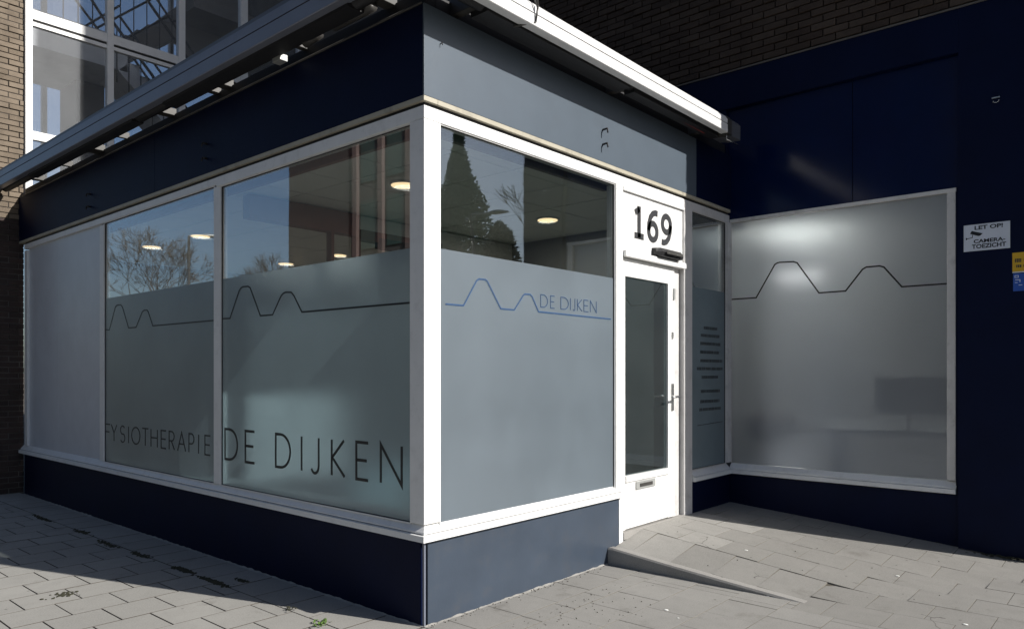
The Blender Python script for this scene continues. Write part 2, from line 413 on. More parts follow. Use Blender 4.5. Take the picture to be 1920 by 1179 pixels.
camp = Vector((-2.966, -3.278)); Fw = Vector((.75328, .6577)); Rt = Vector((.6577, -.75328))
def in_view(x, y, z=0):
    d = Vector((x, y)) - camp; dep = d.dot(Fw); 
    if dep < 1: return 0
    px = 960 + 1396 * d.dot(Rt) / dep; py = 698 - 1396 * (z - 1.5) / dep
    return 1 if -60 < px < 1980 and -60 < py < 1230 else 0
def tile_mesh(x0, x1, y0, y1, gap, zf_, tilt=.0009, thick=.03, ch=.0015):
    xm, ym = (x0 + x1) / 2, (y0 + y1) / 2; e = .14
    gx_ = (zf_(min(xm + e, x1), ym) - zf_(max(xm - e, x0), ym)) / (min(xm + e, x1) - max(xm - e, x0)); gy_ = (zf_(xm, min(ym + e, y1)) - zf_(xm, max(ym - e, y0))) / (min(ym + e, y1) - max(ym - e, y0))
    z_ = (zf_(x0 + .01, ym) + zf_(x1 - .01, ym) + zf_(xm, y0) + zf_(xm, y1)) / 4; ex, ey = rnd.uniform(-.003, .003), rnd.uniform(-.003, .003)
    zf = lambda x, y: z_ + (gx_ + ex) * (x - xm) + (gy_ + ey) * (y - ym)
    gx = gap / 2; a, b, c, d = x0 + gx, x1 - gx, y0 + gx, y1 - gx
    bm = bmesh.new(); t = [rnd.uniform(-tilt, tilt)] * 4
    cs = [(a, c), (b, c), (b, d), (a, d)]; ci = [(a + ch, c + ch), (b - ch, c + ch), (b - ch, d - ch), (a + ch, d - ch)]
    top = [bm.verts.new((x, y, zf(x, y) + t[i])) for i, (x, y) in enumerate(ci)]
    mid = [bm.verts.new((x, y, zf(x, y) + t[i] - ch)) for i, (x, y) in enumerate(cs)]
    bot = [bm.verts.new((x, y, zf(x, y) - thick)) for i, (x, y) in enumerate(cs)]
    bm.faces.new(top)
    for i in range(4):
        j = (i + 1) % 4
        bm.faces.new((mid[i], mid[j], top[j], top[i])).material_index = 1; bm.faces.new((bot[i], bot[j], mid[j], mid[i])).material_index = 1
    return bm_mesh(bm)
def join_meshes(lst):
    bm = bmesh.new()
    for me in lst: bm.from_mesh(me)
    return bm_mesh(bm)
def clip(r, reg):
    a = (max(r[0], reg[0]), min(r[1], reg[1]), max(r[2], reg[2]), min(r[3], reg[3]))
    return a if a[1] - a[0] > .05 and a[3] - a[2] > .05 else None
tilesA = []
P, Q = .33, .325
regs = [(-5.2, -.35, -7, 7.4), (-.35, 0, -7, 0), (0, 1.765, -7, -.3), (1.765, 1.965, -1.5, -.3)]
for k in range(-22, 24):
    y0 = -.14 + Q * k; off = -.95 if (k % 2) == 0 else -1.115
    for i in range(-14, 10):
        x0 = off + P * i
        for rg in regs:
            c = clip((x0, x0 + P, y0, y0 + Q), rg)
            if c: tilesA.append((c, .0065 if c[0] < .3 else .0022, 'tile' if c[0] < -.1 else 'tile_front'))
for k in range(0, 23):                                   # border row along the street face
    tilesA.append(((-.35, -.004, .01 + k * .325, .01 + (k + 1) * .325), .006, 'tile'))
for k in range(0, 6):                                    # border row along the sunny face
    x0 = -.18 + k * .36; x1 = min(x0 + .36, 1.90)
    tilesA.append(((max(x0, 0), x1, -.3, -.004), .003, 'tile_front'))
tilesB = []
for i in range(-1, 8):
    x0 = 2.10 + .335 * i; x1 = x0 + .335; off = -1.845 if i % 2 == 0 else -2.015
    for k in range(-10, 8):
        y0 = off + .338 * k; y1 = y0 + .338
        if y0 > -.03: continue
        y1 = min(y1, -.002); a, b = x0, min(x1, 4.2)
        if i == -1 and y1 > -1.5:
            if y0 > -1.52: continue
            y1 = -1.5
        if i == 0: a = 2.0205 if y0 > -1.52 else a
        if y1 - y0 < .05: continue
        tilesB.append(((a, b, y0, y1), .0024, 'tile_light' if y1 > -.45 and x0 < 3.2 else 'tile_r'))
tilesB.append(((2.10, 3.2, .0, .12), .002, 'tile_light'))
def lay(tiles, parent, zf):
    vis = []; rest = []
    for c, gp, mt in tiles:
        cx_, cy_ = (c[0] + c[1]) / 2, (c[2] + c[3]) / 2
        (vis if in_view(cx_, cy_) else rest).append(((Vector((cx_, cy_)) - camp).length, c, gp, mt))
    vis.sort(key=lambda t: t[0]); rest += vis[290:]; vis = vis[:290]
    for _, c, gp, mt in vis:
        link_mesh('paving_tile', tile_mesh(*c, gp, zf), mt, parent).data.materials.append(M['joint' if mt == 'tile' else 'joint_pale'])
    if rest:
        link_mesh('far_paving_tiles', join_meshes([tile_mesh(*c, gp, zf) for _, c, gp, mt in rest]), 'tile', parent, kind='stuff').data.materials.append(M['joint'])
lay(tilesA, bed, lambda x, y: 0.0)
lay(tilesB, ramp, zs)
# kerb stone that edges the ramp
kb = bmesh.new(); sec = []
for y, zt in ((-.004, .125), (-.05, .128), (-.5, .086), (-1.0, .043), (-1.45, .008), (-1.52, .001)):
    sec.append([kb.verts.new(p) for p in ((1.925, y, -.02), (1.925, y, zt - .012), (1.935, y, zt), (2.001, y, zt), (2.001, y, -.02))])
for a, b in zip(sec[:-1], sec[1:]):
    for i in range(4): kb.faces.new((a[i], a[i + 1], b[i + 1], b[i]))
kb.faces.new(sec[0]); kb.faces.new(sec[-1][::-1]); bmesh.ops.recalc_face_normals(kb, faces=kb.faces[:])
link_mesh('kerb_stone', bm_mesh(kb), 'kerb', ramp)

# ------------------------------------------------------------------ the corner shop
shop = thing('shop_building', (0, 0, 0), 'single-storey corner shop clad in navy sheets with big white-framed windows and a glazed white door', 'shop')
def prt(name, b, mat, parent=None, bev=.002, **kw): return box(name, b, mat, parent or shop, bev, **kw)
# plinth
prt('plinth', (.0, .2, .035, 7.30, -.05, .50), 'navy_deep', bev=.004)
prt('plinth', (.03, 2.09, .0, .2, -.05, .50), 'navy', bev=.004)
prt('corner_strip', (.002, .014, .001, .016, -.05, .50), 'awning_grey', bev=.001)
prt('plinth', (3.325, 4.119, .0, .2, .1, .48), 'navy_deep')
# sills
SILL = [(-.05, .50), (-.05, .601), (-.03, .600), (.010, .556), (.010, .546), (.004, .543), (.030, .539), (.032, .503), (.022, .50)]
def sill(name, u0, u1, mapf, mat, mitre=True, dz=0, k=1.0, parent=None):
    """moulded sill; the end at u0 is mitred round the shop corner"""
    bm = bmesh.new()
    A = [bm.verts.new(mapf(-w if mitre else u0, z + dz, w * k)) for w, z in SILL]; B = [bm.verts.new(mapf(u1, z + dz, w * k)) for w, z in SILL]
    n = len(SILL)
    for i in range(n): bm.faces.new((A[i], A[(i + 1) % n], B[(i + 1) % n], B[i]))
    bm.faces.new(A[::-1]); bm.faces.new(B); bmesh.ops.recalc_face_normals(bm, faces=bm.faces[:])
    return link_mesh(name, bm_mesh(bm), mat, parent or shop)
sill('window_sill', 0, 7.42, mapL(), 'white')
sill('window_sill', 0, 2.115, mapR(), 'white')
sill('window_sill', 3.335, 4.10, mapR(), 'white', False, -.012)
prt('door_post', (2.0915, 2.15, -.002, .09, .1, .498), 'white')
box('groove_shade_strip', (.004, 2.11, -.0095, -.004, .5415, .547), 'gasket', shop)  # dark strip stands in for the shade in the sill groove
box('groove_shade_strip', (-.0095, -.004, .0, 7.4, .5415, .547), 'gasket', shop)  # same painted groove shade along the street sill
# posts and rails
prt('corner_post', (.0, .135, .0, .128, .6, 3.0), 'white', bev=.004)
prt('mullion', (.005, .07, 2.44, 2.54, .6, 3.0), 'white')
prt('mullion', (.005, .07, 4.83, 4.93, .6, 3.0), 'white')
prt('mullion', (.005, .07, 7.22, 7.32, .6, 3.0), 'white')
prt('head_rail', (.0, .08, .0805, 2.49, 3.0, 3.077), 'white')
prt('head_rail', (.003, .08, 2.495, 7.32, 3.02, 3.077), 'white')
prt('head_rail', (.0, 3.16, .0, .08, 3.002, 3.077), 'white')
prt('head_rail', (3.165, 4.12, .004, .08, 3.0, 3.077), 'grey_white')
prt('drip_groove', (.012, .1, .012, 7.3, 3.077, 3.1), 'black', bev=0)
prt('drip_groove', (.102, 4.1, .012, .1, 3.077, 3.1), 'black', bev=0)
prt('trim_strip', (-.012, .1, -.012, 7.5, 3.1, 3.13), 'cream')
prt('trim_strip', (.102, 4.11, -.012, .1, 3.1, 3.13), 'cream')
prt('door_post', (2.05, 2.15, -.002, .09, .4985, 3.0), 'white', bev=.003)
prt('door_jamb', (3.03, 3.135, .035, .12, .2, 2.44), 'grey_white')
prt('jamb_groove', (3.135, 3.165, .05, .12, .2, 2.44), 'black', bev=0)
prt('door_post', (3.165, 3.325, -.002, .12, .17, 3.0), 'grey_white', bev=.004)
prt('corner_mullion', (4.055, 4.14, -.012, .07, .6, 3.0), 'grey_white')
prt('side_window_board', (3.40, 4.05, .45, .47, .2, 3.0), 'inwall_d', bev=0)
prt('party_wall', (4.06, 4.14, .1, 7.3, .2, 3.0), 'inwall', bev=0)
prt('corner_post', (4.10, 4.16, .002, .08, .1, .6), 'black', bev=0)
# fascia sheets
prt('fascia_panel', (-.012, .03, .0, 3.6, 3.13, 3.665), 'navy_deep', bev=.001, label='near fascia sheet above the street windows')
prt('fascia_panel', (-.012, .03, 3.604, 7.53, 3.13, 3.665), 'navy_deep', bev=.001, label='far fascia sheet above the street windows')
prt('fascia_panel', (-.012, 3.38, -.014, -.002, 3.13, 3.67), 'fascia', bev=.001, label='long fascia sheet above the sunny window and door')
prt('fascia_panel', (3.384, 4.12, -.012, .03, 3.13, 3.67), 'navy_deep', bev=.001, label='short fascia sheet next to the recess, wall shadow put into its dark navy')  # the wall's cast shadow is put into this sheet's colour
prt('roof_upstand', (.035, .12, .035, 7.4, 3.66, 3.785), 'black', bev=.002)
prt('roof_upstand', (.122, 4.11, .035, .12, 3.66, 3.785), 'black', bev=.002)
prt('roof', (.12, 4.06, .12, 7.44, 3.55, 3.70), 'bitumen')
tubes('roof_edge_pipe', [((-.02, 0, 3.672), (-.02, 7.3, 3.672), .007)], 'dark_metal', shop)

# windows
FILMZ = 2.251
L2 = [(4.83, 1.931), (4.666, 1.925), (4.520, 2.143), (4.490, 2.158), (4.462, 2.161), (4.383, 2.158), (4.345, 2.133), (4.202, 1.926), (4.032, 1.926), (3.895, 2.065), (3.855, 2.077), (3.793, 2.075), (3.765, 2.058), (3.669, 1.925), (2.541, 1.922)]
L3 = [(2.439, 1.929), (2.271, 1.926), (2.131, 2.130), (2.105, 2.152), (2.075, 2.160), (1.995, 2.158), (1.965, 2.145), (1.818, 1.924), (1.648, 1.923), (1.534, 2.055), (1.51, 2.069), (1.478, 2.076), (1.403, 2.071), (1.369, 2.045), (1.269, 1.923), (0.129, 1.918)]
LR = [(0.175, 1.915), (0.329, 1.916), (0.446, 2.081), (0.468, 2.094), (0.528, 2.096), (0.547, 2.086), (0.676, 1.919), (0.811, 1.919), (0.905, 2.024), (0.920, 2.034), (0.979, 2.036), (1.001, 2.022), (1.070, 1.923), (1.973, 1.920)]
LX = [(-0.0, 2.236), (-0.260, 2.236), (-0.446, 2.545), (-0.47, 2.558), (-0.493, 2.562), (-0.627, 2.555), (-0.662, 2.541), (-0.865, 2.241), (-1.102, 2.242), (-1.248, 2.427), (-1.279, 2.443), (-1.390, 2.443), (-1.425, 2.430), (-1.570, 2.245), (-1.920, 2.245)]
def window(name, label, u0, u1, z0, z1, mapf, gmat, depth, filmmat=None, fz=None, frame='white'):
    """a glazing unit: slim bead frame > pane, film"""
    bm = bmesh.new(); b = .007
    for (a, c, d, e) in ((u0, u1, z0, z0 + b), (u0, u1, z1 - b, z1), (u0, u0 + b, z0 + b, z1 - b), (u1 - b, u1, z0 + b, z1 - b)):
        p = [mapf(a, d, -depth + .012), mapf(c, e, -depth - .03)]
        bm_box(bm, min(p[0].x, p[1].x), max(p[0].x, p[1].x), min(p[0].y, p[1].y), max(p[0].y, p[1].y), min(p[0].z, p[1].z), max(p[0].z, p[1].z))
    w = link_mesh(name, bm_mesh(bm), frame, shop, label=label)
    gk = bmesh.new(); g0, g1 = b, b + .004
    for (a, c, d, e) in ((u0 + g0, u1 - g0, z0 + g0, z0 + g1), (u0 + g0, u1 - g0, z1 - g1, z1 - g0), (u0 + g0, u0 + g1, z0 + g1, z1 - g1), (u1 - g1, u1 - g0, z0 + g1, z1 - g1)):
        p = [mapf(a, d, -depth + .004), mapf(c, e, -depth - .006)]
        bm_box(gk, min(p[0].x, p[1].x), max(p[0].x, p[1].x), min(p[0].y, p[1].y), max(p[0].y, p[1].y), min(p[0].z, p[1].z), max(p[0].z, p[1].z))
    link_mesh('gasket', bm_mesh(gk), 'gasket', w)
    def slab(nm, a, c, d, e, w0, w1, mt):
        p = [mapf(a, d, w0), mapf(c, e, w1)]
        return box(nm, (p[0].x, p[1].x, p[0].y, p[1].y, d, e), mt, w)
    slab('pane', u0 + .006, u1 - .006, z0 + .006, z1 - .006, -depth - .012, -depth - .004, gmat)
    if filmmat: slab('frosted_film', u0 + b, u1 - b, z0 + b, fz, -depth - .0035, -depth - .0025, filmmat)
    return w
DL = .02
def fl(p): return (-3.278 + (p[0] + 3.278) * 1.0069, 1.5 + (p[1] - 1.5) * 1.0069)      # a point of the street film
def fr(p): return (-2.966 + (p[0] + 2.966) * 1.0063, 1.5 + (p[1] - 1.5) * 1.0063)
L2 = [fl(p) for p in L2]; L3 = [fl(p) for p in L3]; LR = [fr(p) for p in LR]
L2[0] = (4.81, L2[0][1]); L2[-1] = (2.562, L2[-1][1]); L3[0] = (2.42, L3[0][1]); L3[-1] = (.147, L3[-1][1])
wL3 = window('window', 'street window nearest the corner', .128, 2.44, .59, 3.0, mapL(), 'glass', DL, 'film_l', FILMZ)
wL2 = window('window', 'middle street window', 2.54, 4.83, .59, 3.02, mapL(), 'glass', DL, 'film_l', FILMZ)
wR = window('window', 'sunny window left of the door', .135, 2.05, .575, 3.002, mapR(), 'glass_r', DL, 'film_r', FILMZ)
wS = window('window', 'narrow window right of the door', 3.325, 4.055, .59, 3.0, mapR(), 'glass', DL, 'film_s', 2.30, 'grey_white')
# leftmost bay: pale boards
prt('boarded_panel', (.03, .05, 4.93, 6.20, .59, 3.02), 'panel_l', bev=.001)
prt('boarded_panel', (.03, .05, 6.203, 7.22, .59, 3.02), 'panel_l', bev=.001)
WL = -DL + .0; 
def on_film(name, pth, width, mapf, mat, parent, **kw): return ribbon(name, pth, width, mapf, -DL - .0008, -DL + .0006, mat, parent, **kw)
on_film('dyke_line', [L3], .012, mapL(), 'blacklet', wL3)
on_film('dyke_line', [L2], .011, mapL(), 'blacklet', wL2)
on_film('dyke_line', [LR], .009, mapR(), 'bluelet', wR)
DIJ = [('D', 2.347, 2.155), ('E', 2.035, 1.902), ('D', 1.605, 1.416), ('I', 1.272, 1.272), ('J', 1.158, 1.066), ('K', .916, .774), ('E', .649, .527), ('N', .4, .201)]
lettering('letter', [(c, fl((a, 0))[0], fl((b, 0))[0]) for c, a, b in DIJ], .808, 1.048, .020, mapL(), -DL - .0008, -DL + .0006, 'blacklet', wL3)
FY = [('F', 4.775, 4.66), ('Y', 4.626, 4.494), ('S', 4.404, 4.30), ('I', 4.212, 4.212), ('O', 4.141, 3.955), ('T', 3.902, 3.775), ('H', 3.718, 3.584), ('E', 3.508, 3.411), ('R', 3.348, 3.244), ('A', 3.183, 3.033), ('P', 2.974, 2.878), ('I', 2.80, 2.80), ('E', 2.691, 2.6)]
lettering('letter', [(c, fl((a, 0))[0] - .01, fl((b, 0))[0] - .01) for c, a, b in FY], .818, .977, .013, mapL(), -DL - .0008, -DL + .0006, 'fadelet', wL2)
RT = [('D', 1.094, 1.171), ('E', 1.205, 1.251), ('D', 1.326, 1.417), ('I', 1.442, 1.442), ('J', 1.473, 1.498), ('K', 1.528, 1.586), ('E', 1.611, 1.668), ('N', 1.694, 1.774)]
lettering('letter', [(c, fr((a, 0))[0], fr((b, 0))[0]) for c, a, b in RT], 1.961, 2.048, .0055, mapR(), -DL - .0008, -DL + .0006, 'bluelet', wR)
# blurred notice behind the narrow side window: a white sheet with rows of small print
bm = bmesh.new()
rows = [(1.926, 3.60, 3.88), (1.853, 3.54, 3.93), (1.775, 3.53, 3.95), (1.694, 3.53, 3.92), (1.612, 3.53, 3.99), (1.536, 3.46, 4.0), (1.455, 3.56, 3.90), (1.32, 3.54, 3.94), (1.223, 3.53, 3.93), (1.147, 3.51, 3.96)]
for z, a, b in rows:
    u = a
    while u < b:
        wd = rnd.uniform(.012, .03); h = .028
        bm_box(bm, u, min(u + wd, b), DL - .0006, DL + .0008, z - h / 2, z + h / 2); u += wd + rnd.uniform(.004, .012)
link_mesh('small_print', bm_mesh(bm), 'paleprint', wS, kind='stuff')
ribbon('underline', [[(3.47, 1.0), (4.0, 1.012)]], .006, mapR(), -DL - .0006, -DL + .0008, 'fadelet', wS)

# transom panel with the house number, and the bar under it
tp = prt('transom_panel', (2.155, 3.16, .012, .05, 2.49, 2.97), 'white')
prt('transom_bead', (2.15, 3.165, -.008, .05, 2.972, 3.0), 'white', bev=.003)
prt('transom_bar', (2.152, 3.163, -.028, .08, 2.437, 2.488), 'white', bev=.004)
DG = {'1': [[(.52, 0), (.52, 1)], [(.52, .93), (.40, .86), (.16, .77)], [(.10, .055), (.95, .055)]],
      '6': [[(.93, .935), (.74, .95), (.5, .90), (.28, .76), (.15, .55), (.12, .36)] + arc(.5, .32, .38, .27, 180, 360, 12)[1:] + arc(.5, .32, .38, .26, 0, 180, 12)[1:]]}
DG['9'] = [[(1 - x, 1 - y) for x, y in DG['6'][0]]]
for ch, a, b in (('1', 2.325, 2.492), ('6', 2.545, 2.725), ('9', 2.775, 2.96)):
    ribbon('house_number', [[(a + (b - a) * x, 2.622 + .262 * y) for x, y in g] for g in DG[ch]], .050, mapR(), -.0115, -.008, 'greylet', tp)
sensor = thing('door_sensor', (2.84, -.01, 2.485), 'black angular motion sensor fixed above the white door under the number 169', 'sensor')
bm = bmesh.new()
prof = [(0, 2.487), (-.075, 2.497), (-.085, 2.53), (-.06, 2.565), (.0, 2.572)]
A = [bm.verts.new((2.66, y + .01, z)) for y, z in prof]; B = [bm.verts.new((3.02, y + .01, z)) for y, z in prof]
C_ = [bm.verts.new((2.62, y * .55 + .01, 2.53 + (z - 2.53) * .8)) for y, z in prof]; D_ = [bm.verts.new((3.055, y * .5 + .01, 2.53 + (z - 2.53) * .5)) for y, z in prof]
for S1, S2 in ((C_, A), (A, B), (B, D_)):
    for i in range(5): bm.faces.new((S1[i], S1[(i + 1) % 5], S2[(i + 1) % 5], S2[i]))
bm.faces.new(C_[::-1]); bm.faces.new(D_); bmesh.ops.recalc_face_normals(bm, faces=bm.faces[:])
link_mesh('housing', bm_mesh(bm), 'black', sensor)
box('lens', (2.70, 2.98, -.093, -.087, 2.515, 2.54), 'dark_metal', sensor, .002)

# the door
door = prt('door', (2.153, 3.028, .03, .036, .215, .22), 'white', bev=0)
def dp(name, b, mat, bev=.002): return box(name, b, mat, door, bev)
dp('stile', (2.155, 2.215, .02, .065, .215, 2.43), 'white')
dp('stile', (2.915, 3.027, .02, .065, .215, 2.43), 'white')
dp('top_rail', (2.2155, 2.9145, .02, .065, 2.285, 2.43), 'white')
dp('bottom_panel', (2.2155, 2.9145, .022, .065, .22, .60), 'white')
dp('glazing_bead', (2.2155, 2.9145, .008, .065, .602, .655), 'white', .006)
dp('door_glass', (2.2155, 2.9145, .038, .046, .656, 2.284), 'glass_door', 0)
slot = dp('letter_slot', (2.375, 2.685, .012, .021, .525, .592), 'dull_metal', .004)
dp('slot_flap', (2.43, 2.63, .006, .012, .545, .573), 'dark_metal', .002)
tubes('door_handle', [((2.985, .02, 1.285), (2.985, -.05, 1.285), .009), ((2.985, -.05, 1.285), (2.86, -.052, 1.283), .009)], 'steel', door)
dp('handle_plate', (2.965, 3.003, .009, .02, 1.16, 1.40), 'steel', .003)
dp('lock_plate', (2.975, 3.0, .012, .02, 1.80, 1.86), 'steel', .002)
dp('hinge', (3.0, 3.024, .006, .02, 2.15, 2.25), 'dull_metal', .002)
prt('threshold', (2.15, 3.17, -.01, .12, .15, .207), 'kerb')

# pins and hooks on the fascia
def hook(loc, label):
    t = thing('wall_hook', loc, label, 'hook', 'small hooks on the fascia')
    x, y, z = loc; q = 1 if x > 1 else .4
    tubes('pin', [((x, y, z), (x, y - .045 * q, z + .004), .008 * q), ((x, y - .045 * q, z + .004), (x, y - .05 * q, z - .03 * q), .006 * q)], 'black', t)
hook((1.84, -.012, 3.375), 'upper of two small black hooks in the sunlit fascia above the door')
hook((1.84, -.012, 3.262), 'lower of two small black hooks in the sunlit fascia above the door')
hook((.12, -.012, 3.47), 'tiny black hook in the fascia close to the shop corner')
def pinL(loc, label):
    t = thing('wall_hook', loc, label, 'hook', 'small hooks on the fascia'); x, y, z = loc
    tubes('pin', [((x, y, z), (x - .04, y, z), .009), ((x - .04, y, z), (x - .045, y, z - .03), .007)], 'black', t)
pinL((-.012, 5.12, 3.35), 'upper dark hook over the middle street window on the shaded fascia')
pinL((-.012, 5.12, 3.22), 'lower dark hook over the middle street window on the shaded fascia')
pinL((-.012, 2.62, 3.37), 'upper dark hook over the mullion on the shaded fascia')
pinL((-.012, 2.62, 3.25), 'lower dark hook over the mullion on the shaded fascia')

# ------------------------------------------------------------------ awning cassettes
aw = thing('awning', (1.6, -.2, 3.6), 'long white sunlit awning cassette above the door side, grey cap at its right end', 'awning')
def extr(name, prof, along, a0, a1, mat, parent, **kw):
    """profile (out, z) swept along x (R side) or y (L side)"""
    mf = (lambda u, o, z: Vector((u, -o, z))) if along == 'x' else (lambda u, o, z: Vector((-o, u, z)))
    bm = bmesh.new(); A = [bm.verts.new(mf(a0, o, z)) for o, z in prof]; B = [bm.verts.new(mf(a1, o, z)) for o, z in prof]; n = len(prof)
    for i in range(n): bm.faces.new((A[i], A[(i + 1) % n], B[(i + 1) % n], B[i]))
    bm.faces.new(A[::-1]); bm.faces.new(B); bmesh.ops.recalc_face_normals(bm, faces=bm.faces[:])
    return link_mesh(name, bm_mesh(bm), mat, parent, **kw)
extr('front_bar', [(.30, 3.678), (.305, 3.682), (.305, 3.752), (.30, 3.756), (.24, 3.756), (.24, 3.678)], 'x', -.30, 3.42, 'awning_white', aw)
extr('cover', [(.302, 3.762), (.302, 3.80), (.28, 3.832), (.235, 3.85), (.10, 3.862), (.10, 3.85), (.23, 3.838), (.23, 3.762)], 'x', -.30, 3.42, 'awning_white', aw)
extr('seam', [(.297, 3.754), (.297, 3.764), (.24, 3.764), (.24, 3.754)], 'x', -.30, 3.42, 'black', aw)
extr('end_cap', [(.307, 3.672), (.307, 3.80), (.285, 3.836), (.23, 3.856), (.10, 3.866), (.10, 3.69), (.2, 3.672)], 'x', 3.422, 3.50, 'dark_metal', aw)
extr('end_cap', [(.304, 3.668), (.304, 3.80), (.28, 3.83), (.22, 3.85), (.10, 3.86), (.10, 3.69), (.2, 3.668)], 'x', 3.503, 3.69, 'cap', aw)
tubes('roller', [((-.25, -.175, 3.725), (3.6, -.175, 3.725), .045)], 'black', aw)
tubes('cloth_fold', [((2.55, -.16, 3.69), (3.25, -.16, 3.685), .028)], 'red', aw)
extr('arm', [(.23, 3.665), (.23, 3.70), (.09, 3.70), (.09, 3.665)], 'x', .3, 1.9, 'black', aw)
extr('arm', [(.21, 3.66), (.21, 3.695), (.12, 3.695), (.12, 3.66)], 'x', 1.98, 3.45, 'black', aw)
for x in (.25, 1.95, 3.3): box('bracket', (x, x + .06, -.24, .06, 3.70, 3.80), 'dark_metal', aw, .003)
tubes('steel_clip', [((3.43, -.29, 3.665), (3.43, -.29, 3.62), .004), ((3.43, -.29, 3.62), (3.66, -.29, 3.625), .005)], 'steel', aw)
tubes('hanging_cable', [((.66, -.31, 3.93), (.665, -.325, 3.80), .006), ((.665, -.325, 3.80), (.66, -.31, 3.70), .006), ((.66, -.31, 3.70), (.55, -.22, 3.66), .006), ((.60, -.31, 3.93), (.61, -.32, 3.86), .004), ((.61, -.32, 3.86), (.665, -.325, 3.78), .004)], 'dark_metal', aw)
al = thing('awning', (-.2, 3.5, 3.6), 'long blue-grey shaded awning cassette above the street windows', 'awning')
extr('front_bar', [(.30, 3.715), (.305, 3.72), (.305, 3.81), (.30, 3.815), (.24, 3.815), (.24, 3.715)], 'y', -.29, 7.40, 'awning_grey', al)
extr('seam', [(.297, 3.812), (.297, 3.824), (.24, 3.824), (.24, 3.812)], 'y', -.29, 7.40, 'black', al)
extr('cover', [(.302, 3.822), (.302, 3.885), (.28, 3.893), (.23, 3.893), (.23, 3.822)], 'y', -.29, 7.40, 'awning_grey', al)
extr('top_edge', [(.285, 3.894), (.285, 3.925), (.24, 3.935), (.10, 3.935), (.10, 3.92), (.23, 3.915), (.23, 3.894)], 'y', -.29, 7.40, 'cap', al)
tubes('roller', [((-.185, -.2, 3.745), (-.185, 7.35, 3.745), .048)], 'black', al)
extr('arm', [(.25, 3.695), (.25, 3.72), (.13, 3.72), (.13, 3.695)], 'y', .4, 2.9, 'black', al)
extr('arm', [(.25, 3.695), (.25, 3.72), (.15, 3.72), (.15, 3.695)], 'y', 3.5, 6.3, 'black', al)
for y in (.3, 1.25, 2.3, 2.5, 3.3, 4.3, 4.9, 5.0, 5.8, 6.7): box('bracket', (-.24, .05, y, y + rnd.uniform(.03, .10), 3.77, 3.83), 'dark_metal', al, .003)
tubes('motor_tube', [((-.10, .35, 3.735), (-.10, .75, 3.735), .035), ((-.10, .9, 3.73), (-.12, 1.05, 3.70), .03)], 'dark_metal', al)
box('bracket_clamp', (-.14, -.08, 1.32, 1.42, 3.665, 3.71), 'dull_metal', al, .003)

# ------------------------------------------------------------------ brick helper
def bricks(parent, mapf, u0, u1, z0, z1, d0, d1, mat, pitch=.226, ch=.068, joint=.011, limit=280, keyf=None, cutz=None, mat_low=None, prot=.011, fill_mat=None):
    L = []
    k = 0; z = z0
    while z < z1 - .01:
        off = (0 if k % 2 == 0 else pitch / 2) + rnd.uniform(-.004, .004); u = u0 - off
        while u < u1 - .01:
            a, b = max(u, u0), min(u + pitch - joint, u1)
            if b - a > .03: L.append((a, b, z + joint / 2, min(z + ch - joint / 2, z1)))
            u += pitch
        z += ch; k += 1
    if keyf: L.sort(key=keyf)
    solo, rest = L[:limit], L[limit:]
    def mk(q, seed):
        a, b, c, d = q; bm = bmesh.new(); pr = d1 + rnd.uniform(-prot * .5, prot)
        o = [(a, c), (b, c), (b, d), (a, d)]; e = .003; i_ = [(a + e, c + e), (b - e, c + e), (b - e, d - e), (a + e, d - e)]
        B = [bm.verts.new(mapf(u + rnd.uniform(-.001, .001), v, d0)) for u, v in o]; Mi = [bm.verts.new(mapf(u, v, pr - .002)) for u, v in o]; T = [bm.verts.new(mapf(u, v, pr)) for u, v in i_]
        bm.faces.new(T)
        for i in range(4):
            j = (i + 1) % 4; bm.faces.new((Mi[i], Mi[j], T[j], T[i])); bm.faces.new((B[i], B[j], Mi[j], Mi[i]))
        bmesh.ops.recalc_face_normals(bm, faces=bm.faces[:]); return bm_mesh(bm)
    for q in solo:
        link_mesh('brick', mk(q, 0), mat_low if (cutz and q[2] < cutz) else mat, parent)
    if rest:
        link_mesh('more_bricks', join_meshes([mk(q, 0) for q in rest]), mat, parent, kind='stuff')

# ------------------------------------------------------------------ big building on the right
apt = thing('apartment_building', (8, 2, 0), 'tall dark apartment block with brown brick above a deep navy ground floor', 'building')
def ap(name, b, mat, bev=.0, **kw): return box(name, b, mat, apt, bev, **kw)
bw = ap('wall', (FX + .035, 12, YE + .02, 10.4, 4.505, 16), 'mortar_l')
bricks(bw, lambda u, z, w: Vector((FX - w, u, z)), YE, 3.2, 4.52, 6.35, -.03, -.004, 'brick_r', limit=290,
       keyf=lambda q: (0 if in_view(FX, (q[0] + q[1]) / 2, q[2]) else 100) + abs((q[0] + q[1]) / 2 + 2) + (q[2] - 4.5) * 1.2)
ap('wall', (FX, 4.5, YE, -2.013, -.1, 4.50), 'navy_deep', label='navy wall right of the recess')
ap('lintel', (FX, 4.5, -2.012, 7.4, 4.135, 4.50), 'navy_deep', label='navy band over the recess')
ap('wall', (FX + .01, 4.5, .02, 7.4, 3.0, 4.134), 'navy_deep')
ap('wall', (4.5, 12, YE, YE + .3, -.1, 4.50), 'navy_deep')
ap('drip_edge', (FX - .012, FX + .04, YE - .01, 7.4, 4.495, 4.508), 'mortar_l')
ap('navy_panel', (RX + .005, RX + .03, -1.168, .018, 3.035, 4.13), 'navy_panel', .001, label='left gloss panel above the recess window')
ap('navy_panel', (RX + .005, RX + .03, -2.01, -1.174, 3.035, 4.13), 'navy_panel', .001, label='right gloss panel above the recess window')
ap('recess_back', (RX + .032, RX + .06, -2.01, .02, 3.0, 4.135), 'black')
ap('plinth', (RX, 4.4, -2.012, .0, -.1, .48), 'navy_deep')
